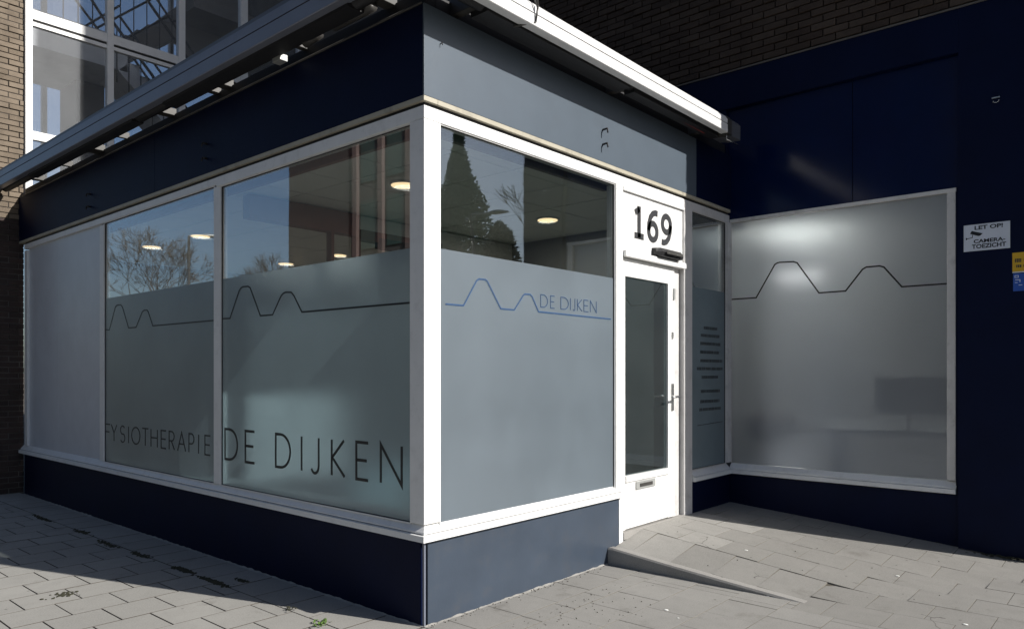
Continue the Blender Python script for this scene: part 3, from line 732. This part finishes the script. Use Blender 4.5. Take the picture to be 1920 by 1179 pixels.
# recess window in world plane x=RX
mapX = mapL(RX)
xw = ap('recess_window', (RX + .0, RX + .05, -1.985, -1.92, .6, 3.0), 'grey_white', .003, label='frosted window in the navy recess')
def xp(name, b, mat, bev=.0): return box(name, b, mat, xw, bev)
xp('head_rail', (RX - .004, RX + .05, -1.99, -.0, 3.0, 3.033), 'grey_white', .002)
sill('sill', -1.99, -.001, mapX, 'white', False, -.01, 1, xw)
xp('pane', (RX + .036, RX + .044, -1.925, -.0, .59, 3.005), 'glass')
xp('frosted_film', (RX + .034, RX + .035, -1.92, -.004, .595, 3.0), 'film_x')
ribbon('dyke_line', [LX], .013, mapX, -.0345, -.033, 'blacklet', xw)
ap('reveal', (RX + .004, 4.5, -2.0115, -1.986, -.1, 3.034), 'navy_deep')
# room behind the recess window
ap('room_wall', (6.2, 6.25, -2.5, 2.3, 0, 3.2), 'inwall')
ap('room_wall', (4.5, 6.2, -2.55, -2.5, 0, 3.2), 'inwall')
ap('room_wall', (4.2, 6.2, .9, .95, 0, 3.2), 'inwall')
ap('room_floor', (4.2, 6.2, -2.5, .9, .1, .15), 'floor')
ap('room_ceiling', (4.2, 6.2, -2.5, .9, 3.05, 3.1), 'ceiling')
ch = thing('armchair', (4.62, -.18, .15), 'round brown tub chair seen blurred behind the frosted recess window', 'armchair')
bm = bmesh.new(); bmesh.ops.create_uvsphere(bm, u_segments=20, v_segments=12, radius=1, matrix=Matrix.Translation((4.46, -.30, .95)) @ Matrix.Diagonal((.26, .27, .17, 1)))
link_mesh('seat_shell', bm_mesh(bm), 'brown', ch, smooth=True)
tubes('leg', [((4.46, -.30, .15), (4.46, -.30, .82), .03)], 'steel', ch)
dk = thing('desk', (4.75, -1.2, .15), 'white desk seen blurred behind the frosted recess window', 'desk')
box('desktop', (4.26, 5.0, -2.0, -.8, .93, .98), 'white_in', dk, .004)
box('side', (4.5, 4.9, -.90, -.87, .15, .93), 'inwall_d', dk); box('side', (4.5, 4.9, -1.99, -1.96, .15, .93), 'inwall_d', dk)
mo = thing('monitor', (4.6, -1.5, .98), 'dark monitor standing on the desk behind the frosted window', 'monitor')
box('screen', (4.32, 4.35, -1.95, -1.30, 1.12, 1.46), 'dark_in', mo, .004); box('foot', (4.28, 4.42, -1.66, -1.5, .98, 1.0), 'dark_in', mo); box('stem', (4.33, 4.35, -1.60, -1.56, 1.0, 1.15), 'dark_in', mo)

# ------------------------------------------------------------------ lamps in the ceilings
def ceiling_lamp(x, y, z, label, power=5.5, group='round lamps in the shop ceiling', k=1, up=False):
    t = thing('ceiling_lamp', (x, y, z), label, 'ceiling lamp', group)
    tubes('ring', [((x, y, z + .002), (x, y, z - .012), .115 * k)], 'white', t, n=28)
    tubes('diffuser', [((x, y, z - .0125), (x, y, z - .018), .098 * k)], 'lampsoft' if up else 'lampglow', t, n=28)
    l = bpy.data.lights.new('lamp_light', 'AREA'); l.shape = 'DISK'; l.size = .19 * k; l.energy = power; l.color = (1, .93, .86) if up else (1, .90, .78)
    lo = bpy.data.objects.new('lamp_light', l); COL.objects.link(lo); lo.parent = t; lo.location = (0, 0, -.03)
    if up:
        l2 = l.copy(); l2.energy = power * .14; l2.size = .55; l3 = bpy.data.objects.new('lamp_light', l2); COL.objects.link(l3); l3.parent = t; l3.location = (0, 0, -.03)
        lo.location = (0, 0, .02); lo.rotation_euler = (math.pi, 0, 0)
ceiling_lamp(.93, 1.27, 3.0, 'warm round ceiling lamp partly behind the corner post, nearest the shop corner')
ceiling_lamp(2.75, 1.25, 3.0, 'warm round ceiling lamp seen through the sunny window left of the door')
ceiling_lamp(.93, 4.65, 3.0, 'round ceiling lamp at the right edge of the middle street window')
ceiling_lamp(.88, 5.76, 3.0, 'round ceiling lamp in front of the reflected bare tree in the middle street window')
ceiling_lamp(2.69, 5.78, 3.0, 'small far ceiling lamp just above the frosted film, left of two')
ceiling_lamp(2.72, 4.62, 3.0, 'small far ceiling lamp just above the frosted film, right of two')
ceiling_lamp(5.35, -.25, 2.62, 'round lamp hanging in the room behind the frosted recess window', 17, None, 2.6, True)

# ------------------------------------------------------------------ shop interior
ceil = prt('ceiling', (.10, 4.0, .10, 7.35, 3.012, 3.04), 'tbar', bev=0)
for i in range(0, 7):
    for j in range(-1, 12):
        x0, x1 = max(.6 * i, .105), min(.6 * i + .6, 3.99); y0, y1 = .355 + .6 * j, .955 + .6 * j
        y0 = max(y0, .105); y1 = min(y1, 7.34)
        box('ceiling_tile', (x0 + .006, x1 - .006, y0 + .006, y1 - .006, 3.0 + rnd.uniform(0, .002), 3.0115), 'ceiling', ceil)
prt('blind_box', (.078, .115, .14, 7.3, 2.945, 2.999), 'redwood', bev=0)
prt('blind_box', (.14, 2.04, .083, .12, 2.955, 3.0), 'dark_metal', bev=0)
prt('floor', (.1, 4.05, .1, 7.4, .1, .2), 'floor', bev=0)
prt('inner_wall', (3.62, 3.68, .55, 7.4, .2, 3.0), 'inwall_d', bev=0)
prt('inner_wall', (.1, 3.7, 7.33, 7.39, .2, 3.0), 'inwall_d', bev=0)
prt('inner_sill', (.1, .26, .14, 7.2, .56, .60), 'white_in', bev=.003)
prt('inner_sill', (.27, 2.04, .1, .26, .56, .60), 'white_in', bev=.003)
# partition at y 2.47
prt('partition_wall', (.27, 1.55, 2.47, 2.55, .2, 2.05), 'white_in', bev=0)
prt('partition_wall', (1.56, 2.5, 2.47, 2.55, .2, 2.6), 'white_in', bev=0)
prt('partition_wall', (2.5, 3.62, 2.47, 2.55, .2, 2.99), 'inwall', bev=0)
prt('bulkhead', (.27, 1.40, 2.45, 2.56, 2.79, 2.99), 'redwood', bev=.003)
prt('bulkhead', (1.405, 2.5, 2.47, 2.56, 2.86, 2.99), 'inwall', bev=.003)
prt('beam', (1.41, 2.2, 2.44, 2.56, 2.76, 2.855), 'redwood', bev=.003)
prt('beam', (1.62, 2.6, 2.43, 2.5, 2.70, 2.80), 'black', bev=.003)
prt('partition_post', (1.09, 1.12, 2.46, 2.54, 2.05, 2.79), 'redwood', bev=0)
prt('partition_post', (1.37, 1.42, 2.46, 2.54, 2.05, 2.79), 'redwood', bev=0)
prt('door_leaf_inside', (3.55, 3.60, 1.05, 1.95, .2, 2.35), 'inwall', bev=.003)

# ------------------------------------------------------------------ brick pier and glazed stair tower
pier = thing('brick_pier', (-.15, 7.6, 0), 'tan brick end wall at the far left behind the shop, with darker bricks below', 'wall')
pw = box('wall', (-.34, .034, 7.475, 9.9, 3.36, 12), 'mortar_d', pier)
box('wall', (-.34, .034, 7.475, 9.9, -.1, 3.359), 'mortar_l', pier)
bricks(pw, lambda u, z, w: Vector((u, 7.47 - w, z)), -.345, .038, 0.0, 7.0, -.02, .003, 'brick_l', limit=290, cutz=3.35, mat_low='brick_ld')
tower = thing('stair_tower', (2, 8.6, 3.7), 'white-framed glazed stair tower rising behind the flat shop roof', 'stairwell')
def tw(name, b, mat, bev=.0, **kw): return box(name, b, mat, tower, bev, **kw)
TY = 7.45
for a, b in ((.045, .124), (1.005, 1.087), (1.974, 2.068), (2.934, 3.05), (3.95, 4.06)): tw('post', (a, b, TY - .03, TY + .06, 3.6, 12), 'white', .003)
bays = [(.124, 1.005), (1.087, 1.974), (2.068, 2.934), (3.05, 3.95)]
for bi, (a, b) in enumerate(bays):
    tw('transom', (a + .001, b - .001, TY - .02, TY + .05, 5.945, 6.065), 'white', .003)
    tw('transom', (a + .001, b - .001, TY - .012, TY + .05, 5.865, 5.915), 'white', .003)
    tw('gap_seal', (a + .001, b - .001, TY + .0, TY + .05, 5.915, 5.945), 'black')
    tw('transom', (a + .001, b - .001, TY - .015, TY + .05, 4.43, 4.54), 'white', .003)
    tw('transom', (a + .001, b - .001, TY - .015, TY + .05, 8.6, 8.72), 'white', .003)
    for z0, z1 in ((3.6, 4.43), (4.54, 5.865), (6.065, 8.6), (8.72, 11.9)):
        tw('pane', (a, b, TY + .012, TY + .018, z0, z1), 'glass_t')
# back glazing
for a in (.06, 1.0, 2.0, 3.0): tw('back_post', (a, a + .07, 10.0, 10.08, 3.6, 12), 'grey_white')
tw('back_pane', (.0, 4.0, 10.03, 10.036, 3.6, 12), 'glass_b')
tw('roof', (-.34, 4.1, 7.3, 10.2, 12.0, 12.4), 'bitumen')
# stair: landings, flights, rails (plane y about 8.0 .. 9.2)
tw('landing', (.10, 1.62, 8.36, 9.9, 5.97, 6.15), 'concrete')
tw('parapet', (.10, 1.61, 8.30, 8.358, 5.95, 6.45), 'concrete')
tw('half_wall', (1.22, 1.62, 9.2, 9.9, 4.3, 5.968), 'concrete_d')
def flight(x0, z0, x1, z1, th, ya, yb, mat, nm='stair_flight'):
    d = Vector((x1 - x0, z1 - z0)).normalized(); n = Vector((-d.y, d.x)); n = n if n.y < 0 else -n
    steps = 8; pts = []
    for i in range(steps):
        u0 = i / steps; u1 = (i + 1) / steps
        xa = x0 + (x1 - x0) * u0; za = z0 + (z1 - z0) * u0; xb = x0 + (x1 - x0) * u1; zb = z0 + (z1 - z0) * u1
        pts += [(xa, max(za, zb)), (xb, max(za, zb))] if z1 > z0 else [(xa, za), (xb, za)]
    pts.append((x1, z1)); pts += [(x1 + n.x * th, z1 + n.y * th), (x0 + n.x * th, z0 + n.y * th)]
    return prism(nm, pts, lambda u, v, w: Vector((u, w, v)), ya, yb, mat, tower)
flight(1.63, 6.10, 2.9, 4.95, .22, 8.3, 9.0, 'concrete')
flight(1.35, 6.25, 2.75, 7.4, .22, 9.05, 9.8, 'concrete_d')
flight(2.6, 5.4, 3.6, 6.3, .25, 8.9, 9.6, 'concrete')
tw('landing', (2.62, 3.95, 8.3, 9.9, 7.3, 7.5), 'concrete_d')
tw('landing', (2.62, 3.95, 8.3, 9.9, 5.15, 5.38), 'concrete')
tw('stair_wall', (2.75, 3.95, 9.0, 9.1, 6.55, 9.5), 'concrete_d')
def rail(segs, nm='handrail'):
    tubes(nm, segs, 'rail', tower, n=6)
def rl(x0, z0, x1, z1, y, r=.018): return ((x0, y, z0), (x1, y, z1), r)
rail([rl(1.30, 7.75, 2.60, 6.30, 8.25, .022)]); rail([rl(1.42, 7.85, 2.70, 6.40, 8.25)])
rail([rl(1.30, 6.70, 2.45, 5.45, 8.25, .022)]); rail([rl(1.48, 6.72, 2.55, 5.56, 8.25)]); rail([rl(1.52, 6.35, 2.25, 5.5, 8.25)])
rail([rl(1.0, 6.35, 2.2, 7.45, 8.9)]); rail([rl(1.15, 6.1, 2.5, 7.3, 8.9)]); rail([rl(1.05, 7.1, 1.75, 6.35, 8.9)])
rail([rl(.85, 7.2, 1.45, 6.4, 8.3, .02)]); rail([rl(1.0, 6.4, 1.5, 6.9, 8.3)])
for i in range(9): rail([rl(.95 + i * .2, 6.3 + (.0 if i < 3 else .02 * i), .95 + i * .2, 7.6, 8.92, .008)], 'baluster')
for i in range(6): rail([rl(1.45 + i * .17, 6.55 - i * .17, 1.45 + i * .17, 5.75 - i * .17, 8.27, .008)], 'baluster')

# ------------------------------------------------------------------ signs on the navy wall
def adj(y): return -3.278 + (y + 3.278) * .993
SX = FX
mapS = mapL(SX)
sg = thing('warning_sign', (SX - .002, adj(-2.205), 2.485), 'white sheet sign reading LET OP! CAMERA-TOEZICHT with a black camera picture', 'sign')
y0s, y1s = adj(-2.044), adj(-2.365)
box('sign_plate', (SX - .004, SX - .001, y0s, y1s, 2.485, 2.70), 'sign_white', sg)
def stext(body, fu0, fu1, z0, z1, mat='blacklet', parent=sg, ya=y0s, yb=y1s, nm='print_line', off=.03):
    link_mesh(nm, text_mesh(body, ya + (yb - ya) * fu0, ya + (yb - ya) * fu1, z0, z1, mapS, .0042, .0052, off), mat, parent)
stext('LET OP!', .24, .85, 2.655, 2.688); stext('CAMERA-', .22, .90, 2.547, 2.578); stext('TOEZICHT', .18, .92, 2.503, 2.538)
def sp(fu, z): return (y0s + (y1s - y0s) * fu, z)
prism('camera_picture', [sp(.14, 2.628), sp(.18, 2.65), sp(.42, 2.622), sp(.36, 2.605), sp(.32, 2.604)], mapS, .0042, .0052, 'blacklet', sg)
ribbon('camera_bracket', [[sp(.20, 2.618), sp(.19, 2.595), sp(.06, 2.588)]], .005, mapS, .0042, .0052, 'blacklet', sg)
prism('camera_mount', [sp(.05, 2.597), sp(.075, 2.597), sp(.075, 2.58), sp(.05, 2.58)], mapS, .0042, .0052, 'blacklet', sg)
ys = thing('sticker', (SX - .002, adj(-2.45), 2.29), 'yellow sticker with dark print at the right edge, above the blue one', 'sticker')
box('sticker_sheet', (SX - .003, SX - .001, adj(-2.38), adj(-2.56), 2.292, 2.443), 'sign_yel', ys)
box('white_edge', (SX - .0035, SX - .001, adj(-2.38), adj(-2.56), 2.284, 2.2915), 'sign_w', ys)
# dark print and pictograms on the yellow sticker
for a, b, z0, z1 in ((.10, .34, 2.365, 2.395), (.14, .32, 2.325, 2.345), (.42, .9, 2.37, 2.39), (.40, .85, 2.325, 2.345)):
    bm = bmesh.new(); u = a
    while u < b:
        w_ = rnd.uniform(.03, .06); p = mapS(adj(-2.38) - .18 * u, 0, .0042); bm_box(bm, p.x, p.x + .002, p.y - w_ * .18, p.y, z0, z1); u += w_ + .02
    link_mesh('dark_print', bm_mesh(bm), 'greylet', ys, kind='stuff')
bs = thing('sticker', (SX - .002, adj(-2.45), 2.14), 'blue sticker with small white marks at the right edge, under the yellow one', 'sticker')
box('sticker_sheet', (SX - .003, SX - .001, adj(-2.385), adj(-2.56), 2.14, 2.278), 'sign_blue', bs)
yb0 = adj(-2.385)
ribbon('white_mark', [[(yb0 - .012, 2.262), (yb0 - .034, 2.262), (yb0 - .034, 2.246), (yb0 - .012, 2.246), (yb0 - .012, 2.262)]], .004, mapS, .0032, .0042, 'sign_w', bs)
ribbon('white_mark', [[(yb0 - .014, 2.228), (yb0 - .045, 2.228), (yb0 - .045, 2.208)]], .005, mapS, .0032, .0042, 'sign_w', bs)
ribbon('white_mark', [[(yb0 - .012, 2.208), (yb0 - .03, 2.206)]], .004, mapS, .0032, .0042, 'sign_w', bs)
ribbon('white_mark', [[(yb0 - .036, 2.186), (yb0 - .06, 2.186)]], .004, mapS, .0032, .0042, 'sign_w', bs)
fx = thing('wall_fitting', (SX, adj(-2.261), 3.68), 'tiny metal fitting high on the navy wall above the warning sign', 'fitting')
yf = adj(-2.261)
box('plate', (SX - .012, SX, yf - .035, yf + .02, 3.69, 3.70), 'steel', fx, .001)
tubes('ring', [((SX - .015, yf - .01 + .02 * math.cos(a), 3.672 + .02 * math.sin(a)), (SX - .015, yf - .01 + .02 * math.cos(a + .5), 3.672 + .02 * math.sin(a + .5)), .003) for a in [math.pi + .52 * i for i in range(6)]], 'steel', fx, n=6)

# ------------------------------------------------------------------ small things on the ground
def clump(cx_, cy_, n, rx, ry, mat, name, label, cat, group, h=.012, blade=False, z=0.0):
    bm = bmesh.new()
    for _ in range(n):
        a = rnd.gauss(0, .45); b = rnd.gauss(0, .45); x = cx_ + a * rx; y = cy_ + b * ry; s_ = rnd.uniform(.003, .009)
        if blade:
            an = rnd.uniform(0, 6.28); d = Vector((math.cos(an), math.sin(an), 0)); t_ = Vector((-d.y, d.x, 0)); L_ = rnd.uniform(.02, .045)
            p = Vector((x, y, z)); q = p + d * L_ * .6 + Vector((0, 0, L_ * .5)); r_ = p + d * L_ + Vector((0, 0, L_ * .35))
            v = [bm.verts.new(k) for k in (p, q + t_ * .008, r_, q - t_ * .008)]; bm.faces.new(v)
        else:
            bmesh.ops.create_icosphere(bm, subdivisions=1, radius=s_, matrix=Matrix.Translation((x, y, z + .002)) @ Matrix.Diagonal((1.6, 1.6, .8, 1)))
    return link_mesh(name, bm_mesh(bm), mat, None, label=label, cat=None if name == 'moss_clump' else cat, group=group, kind='stuff' if name == 'moss_clump' else None)
MG = 'moss clumps in the joint by the street face'
for i, (x, y, n, ry, lab) in enumerate([(-.35, 1.86, 150, .14, 'longest dark moss clump, in the shaded joint nearest the camera'), (-.345, 2.32, 130, .10, 'second dark moss clump from the camera in the shaded joint'),
        (-.36, 3.04, 90, .12, 'third dark moss clump from the camera in the shaded joint'), (-.39, 3.66, 80, .13, 'fourth dark moss clump from the camera in the shaded joint'),
        (-.35, 4.37, 50, .14, 'fifth dark moss clump from the camera in the shaded joint'), (-.38, 5.4, 60, .2, 'farthest dark moss clump in the shaded joint')]):
    clump(x, y, int(n * 1.3), .028, ry * 1.5, 'moss', 'moss_clump', lab, 'moss', MG)
clump(-.20, 1.72, 50, .03, .08, 'moss', 'moss_clump', 'small moss clump between the joint and the navy plinth', 'moss', None)
clump(-.37, .50, 26, .05, .05, 'weed', 'weed', 'bright green weed in the sunlit paving just left of the shop corner', 'weed', None, blade=True)
clump(-.345, .875, 9, .04, .02, 'moss', 'weed', 'smaller dry weed at the edge of the shadow on the paving', 'weed', None, blade=True)
clump(-1.18, 2.31, 40, .10, .06, 'moss', 'moss_clump', 'dirt and moss smudge in the sunlit paving at the lower left', 'moss', None)
def fleck(x, y, r, lab):
    bm = bmesh.new(); bmesh.ops.create_icosphere(bm, subdivisions=2, radius=r, matrix=Matrix.Translation((x, y, zs(x, y) + .002)) @ Matrix.Diagonal((1, 1.3, .25, 1)))
    link_mesh('pale_pebble', bm_mesh(bm), 'litter', None, label=lab, cat='pebble', group='pale flecks on the paving', smooth=True)
fleck(1.22, -.917, .012, 'pale fleck on the flat paving in front of the kerb')
fleck(1.93, -1.286, .010, 'pale fleck beside the lower end of the kerb')
fleck(1.13, -1.05, .006, 'smallest pale fleck, on the flat paving near the kerb')
fleck(2.62, -.83, .012, 'pale fleck on the upper ramp')
fleck(2.95, -1.83, .012, 'pale fleck in the middle of the ramp tiles')
fleck(2.15, -2.395, .012, 'pale fleck low in the picture on the ramp-side tiles')
def fillet(pts, name, mat):
    bm = bmesh.new(); prev = None
    for i in range(len(pts) - 1):
        (xa, ya), (xb, yb) = pts[i], pts[i + 1]; n = int(math.hypot(xb - xa, yb - ya) / .018); d = Vector((xb - xa, yb - ya)).normalized(); nn = Vector((d.y, -d.x))
        for k in range(n + 1):
            x = xa + (xb - xa) * k / n; y = ya + (yb - ya) * k / n; z = zs(x, y - .01)
            wv = .006 + .016 * abs(noise.noise(Vector((x * 5, y * 5, 3)))) + rnd.uniform(0, .004); h = .003 + .012 * abs(noise.noise(Vector((x * 9, y * 9, 7)))) + rnd.uniform(0, .003)
            row = [bm.verts.new((x, y, z - .01)), bm.verts.new((x, y, z + h)), bm.verts.new((x + nn.x * wv, y + nn.y * wv, z + .001)), bm.verts.new((x + nn.x * wv, y + nn.y * wv, z - .01))]
            if prev: [bm.faces.new((prev[q], prev[q + 1], row[q + 1], row[q])) for q in range(3)]
            prev = row
        prev = None
    bmesh.ops.recalc_face_normals(bm, faces=bm.faces[:])
    return link_mesh(name, bm_mesh(bm), mat, None, kind='stuff')
fillet([(0.0, -.001), (1.92, -.001)], 'mortar_fillet', 'tile_light')
fillet([(-.001, 7.3), (-.001, 0)], 'mortar_fillet', 'tile')
fillet([(4.066, -2.03), (4.066, -2.6)], 'mortar_fillet', 'joint')
bm = bmesh.new()
for _ in range(260):
    if rnd.random() < .5: x = rnd.uniform(.02, 1.9); y = -abs(rnd.gauss(0, .03)) - .004
    else: x = rnd.gauss(.75, .35); y = -.35 - abs(rnd.gauss(0, .25))
    if rnd.random() < .12: x, y = rnd.uniform(2.1, 4.0), rnd.uniform(-2.5, -.1)
    r_ = rnd.uniform(.0015, .0045)
    bmesh.ops.create_icosphere(bm, subdivisions=1, radius=r_, matrix=Matrix.Translation((x, y, zs(x, y) + r_ * .6)))
link_mesh('loose_grit', bm_mesh(bm), 'sand', None, kind='stuff')
# rag-like strip and cracks at the foot of the navy wall
bm = bmesh.new(); x, y = FX - .10, -1.75
for k in range(60):
    bmesh.ops.create_icosphere(bm, subdivisions=1, radius=rnd.uniform(.004, .014), matrix=Matrix.Translation((FX - abs(rnd.gauss(0, .04)), rnd.uniform(-2.5, -1.9), zs(4.05, -2.2) + .004)) @ Matrix.Diagonal((1, 1.6, .5, 1)))
link_mesh('loose_grit', bm_mesh(bm), 'moss', None, kind='stuff')

# ------------------------------------------------------------------ the street behind the camera, seen in the glass
def bare_tree(loc, H, spread, label, seed, depth=6, trunk_r=.16):
    r = random.Random(seed); t = thing('bare_tree', loc, label, 'tree', 'trees across the street'); bt = bmesh.new(); bc = bmesh.new()
    base = Vector(loc)
    def grow(p, d, L_, rad, k):
        n = 2 if k > 2 else 1; q = p
        for i in range(n):
            d = (d + Vector((r.uniform(-.18, .18), r.uniform(-.18, .18), r.uniform(-.04, .10)))).normalized()
            q2 = q + d * (L_ / n); bm_tube(bt if k == depth else bc, q, q2, rad, rad * .82, 5 if k > 3 else 3, False); q = q2; rad *= .86
        if k <= 0: return
        nb = r.choice((3, 3, 4)) if k > 1 else 4
        for i in range(nb):
            an = r.uniform(0, 6.28); tilt = r.uniform(.35, .85) * spread
            u = d.orthogonal().normalized(); w = d.cross(u); dd = (d + (u * math.cos(an) + w * math.sin(an)) * tilt + Vector((0, 0, .08))).normalized()
            grow(q if i else q, dd, L_ * r.uniform(.62, .82), max(rad * .62, .008), k - 1)
    grow(base, Vector((0, 0, 1)), H * .27, trunk_r, depth)
    link_mesh('trunk', bm_mesh(bt), 'bark', t); link_mesh('crown', bm_mesh(bc), 'bark', t)
bare_tree((-13.8, 35.2, 0), 9.4, 1.0, 'round bare tree reflected in the middle street window', 3)
bare_tree((-13.6, 23.2, 0), 7.4, .8, 'bare tree reflected in the left part of the window nearest the corner', 11, 5)
bare_tree((12.5, -9.0, 0), 8.6, .6, 'thin bare tree reflected next to the dark half of the sunny window', 5, 5, .09)
def leafy(loc, H, R0, z0, label, mat, n, seed, name, cone=True):
    r = random.Random(seed); t = thing(name, loc, label, 'tree', 'trees across the street'); x0, y0, _ = loc
    tubes('trunk', [((x0, y0, 0), (x0, y0, H * .8), .12, .03)], 'bark', t)
    bm = bmesh.new()
    for _ in range(n):
        u = r.random() ** .8
        prof = (min(1, .16 + max(0, .93 - u) * 2.4) if u > .5 else 1) * (.7 + .3 * min(1, u * 4)) if cone else math.sqrt(max(0, 1 - (2 * u - 1) ** 2))
        z = z0 + (H - z0) * u; an = r.uniform(0, 6.28)
        lump = 1 + .22 * noise.noise(Vector((math.cos(an) * 1.6 + seed, math.sin(an) * 1.6, z * 1.1)))
        rr = R0 * prof * lump * math.sqrt(r.random()) ; p = Vector((x0 + rr * math.cos(an), y0 + rr * math.sin(an), z))
        s_ = r.uniform(.05, .14); d = Vector((r.uniform(-1, 1), r.uniform(-1, 1), r.uniform(-.6, 1))).normalized(); w = d.orthogonal().normalized()
        v = [bm.verts.new(p + k) for k in (-w * s_ * .4, d * s_, w * s_ * .4, -d * s_ * .3)]; bm.faces.new(v)
    link_mesh('crown', bm_mesh(bm), mat, t)
leafy((15.3, -15.1, 0), 10.0, 1.25, 1.0, 'tall slender conifer reflected in the sunny window', 'leaf', 26000, 2, 'conifer_tree')
leafy((13.6, -11.6, 0), 6.0, .75, 1.0, 'low dark evergreen reflected at the foot of the conifer', 'leaf2', 7000, 4, 'evergreen_tree', False)
def street_lamp(x, y, h, ax, ay, label):
    t = thing('street_lamp', (x, y, 0), label, 'street lamp', 'street lamps across the street')
    tubes('pole', [((x, y, 0), (x, y, h), .07, .045)], 'dark_metal', t)
    tubes('arm', [((x, y, h), (x + ax * .5, y + ay * .5, h + .05), .03)], 'dull_metal', t)
    d = Vector((ax, ay, 0)).normalized(); p = Vector((x + ax * .5, y + ay * .5, h + .06))
    bm = bmesh.new(); bmesh.ops.create_uvsphere(bm, u_segments=12, v_segments=8, radius=1, matrix=Matrix.Translation(p + d * .3) @ Matrix.Rotation(math.atan2(d.y, d.x), 4, 'Z') @ Matrix.Diagonal((.36, .13, .06, 1)))
    link_mesh('lamp_head', bm_mesh(bm), 'dull_metal', t, smooth=True)
street_lamp(14.05, -13.2, 6.55, .75, .75, 'grey street lamp reflected beside the conifer')
street_lamp(-9.0, 22.0, 6.2, -.8, -.3, 'grey street lamp reflected in the middle street window')
ob = thing('opposite_building', (-24, 20, 0), 'long dark facade with pink pilasters and green panels reflected in the corner window', 'building')
box('wall', (-30, -19.3, 2, 32.2, 0, 15), 'facade', ob)
for k in range(12):
    y = 26.05 - k * 1.95
    box('pilaster', (-19.3, -19.12, y, y + .32, 0, 15), 'pink', ob)
    for z in (1.0, 4.2, 7.4, 10.6): box('window', (-19.31, -19.25, y - 1.45, y - .18, z, z + 2.3), 'gwin', ob, .01)
oc = thing('far_house', (-24, 60, 0), 'low distant house at the end of the street behind the bare trees', 'building')
box('wall', (-34, -20, 52, 66, 0, 5.2), 'facade', oc); prism('roof', [(-34.5, 5.2), (-19.5, 5.2), (-27, 8.2)], lambda u, v, w: Vector((u, w, v)), 51.6, 66.4, 'bitumen', oc)
hd = thing('row_of_houses', (0, -40, 0), 'low row of houses far behind the camera', 'building')
box('wall', (-30, 40, -60, -48, 0, 5.5), 'facade', hd); prism('roof', [(-60.5, 5.5), (-47.5, 5.5), (-54, 8)], lambda u, v, w: Vector((w, u, v)), -30, 40, 'bitumen', hd)
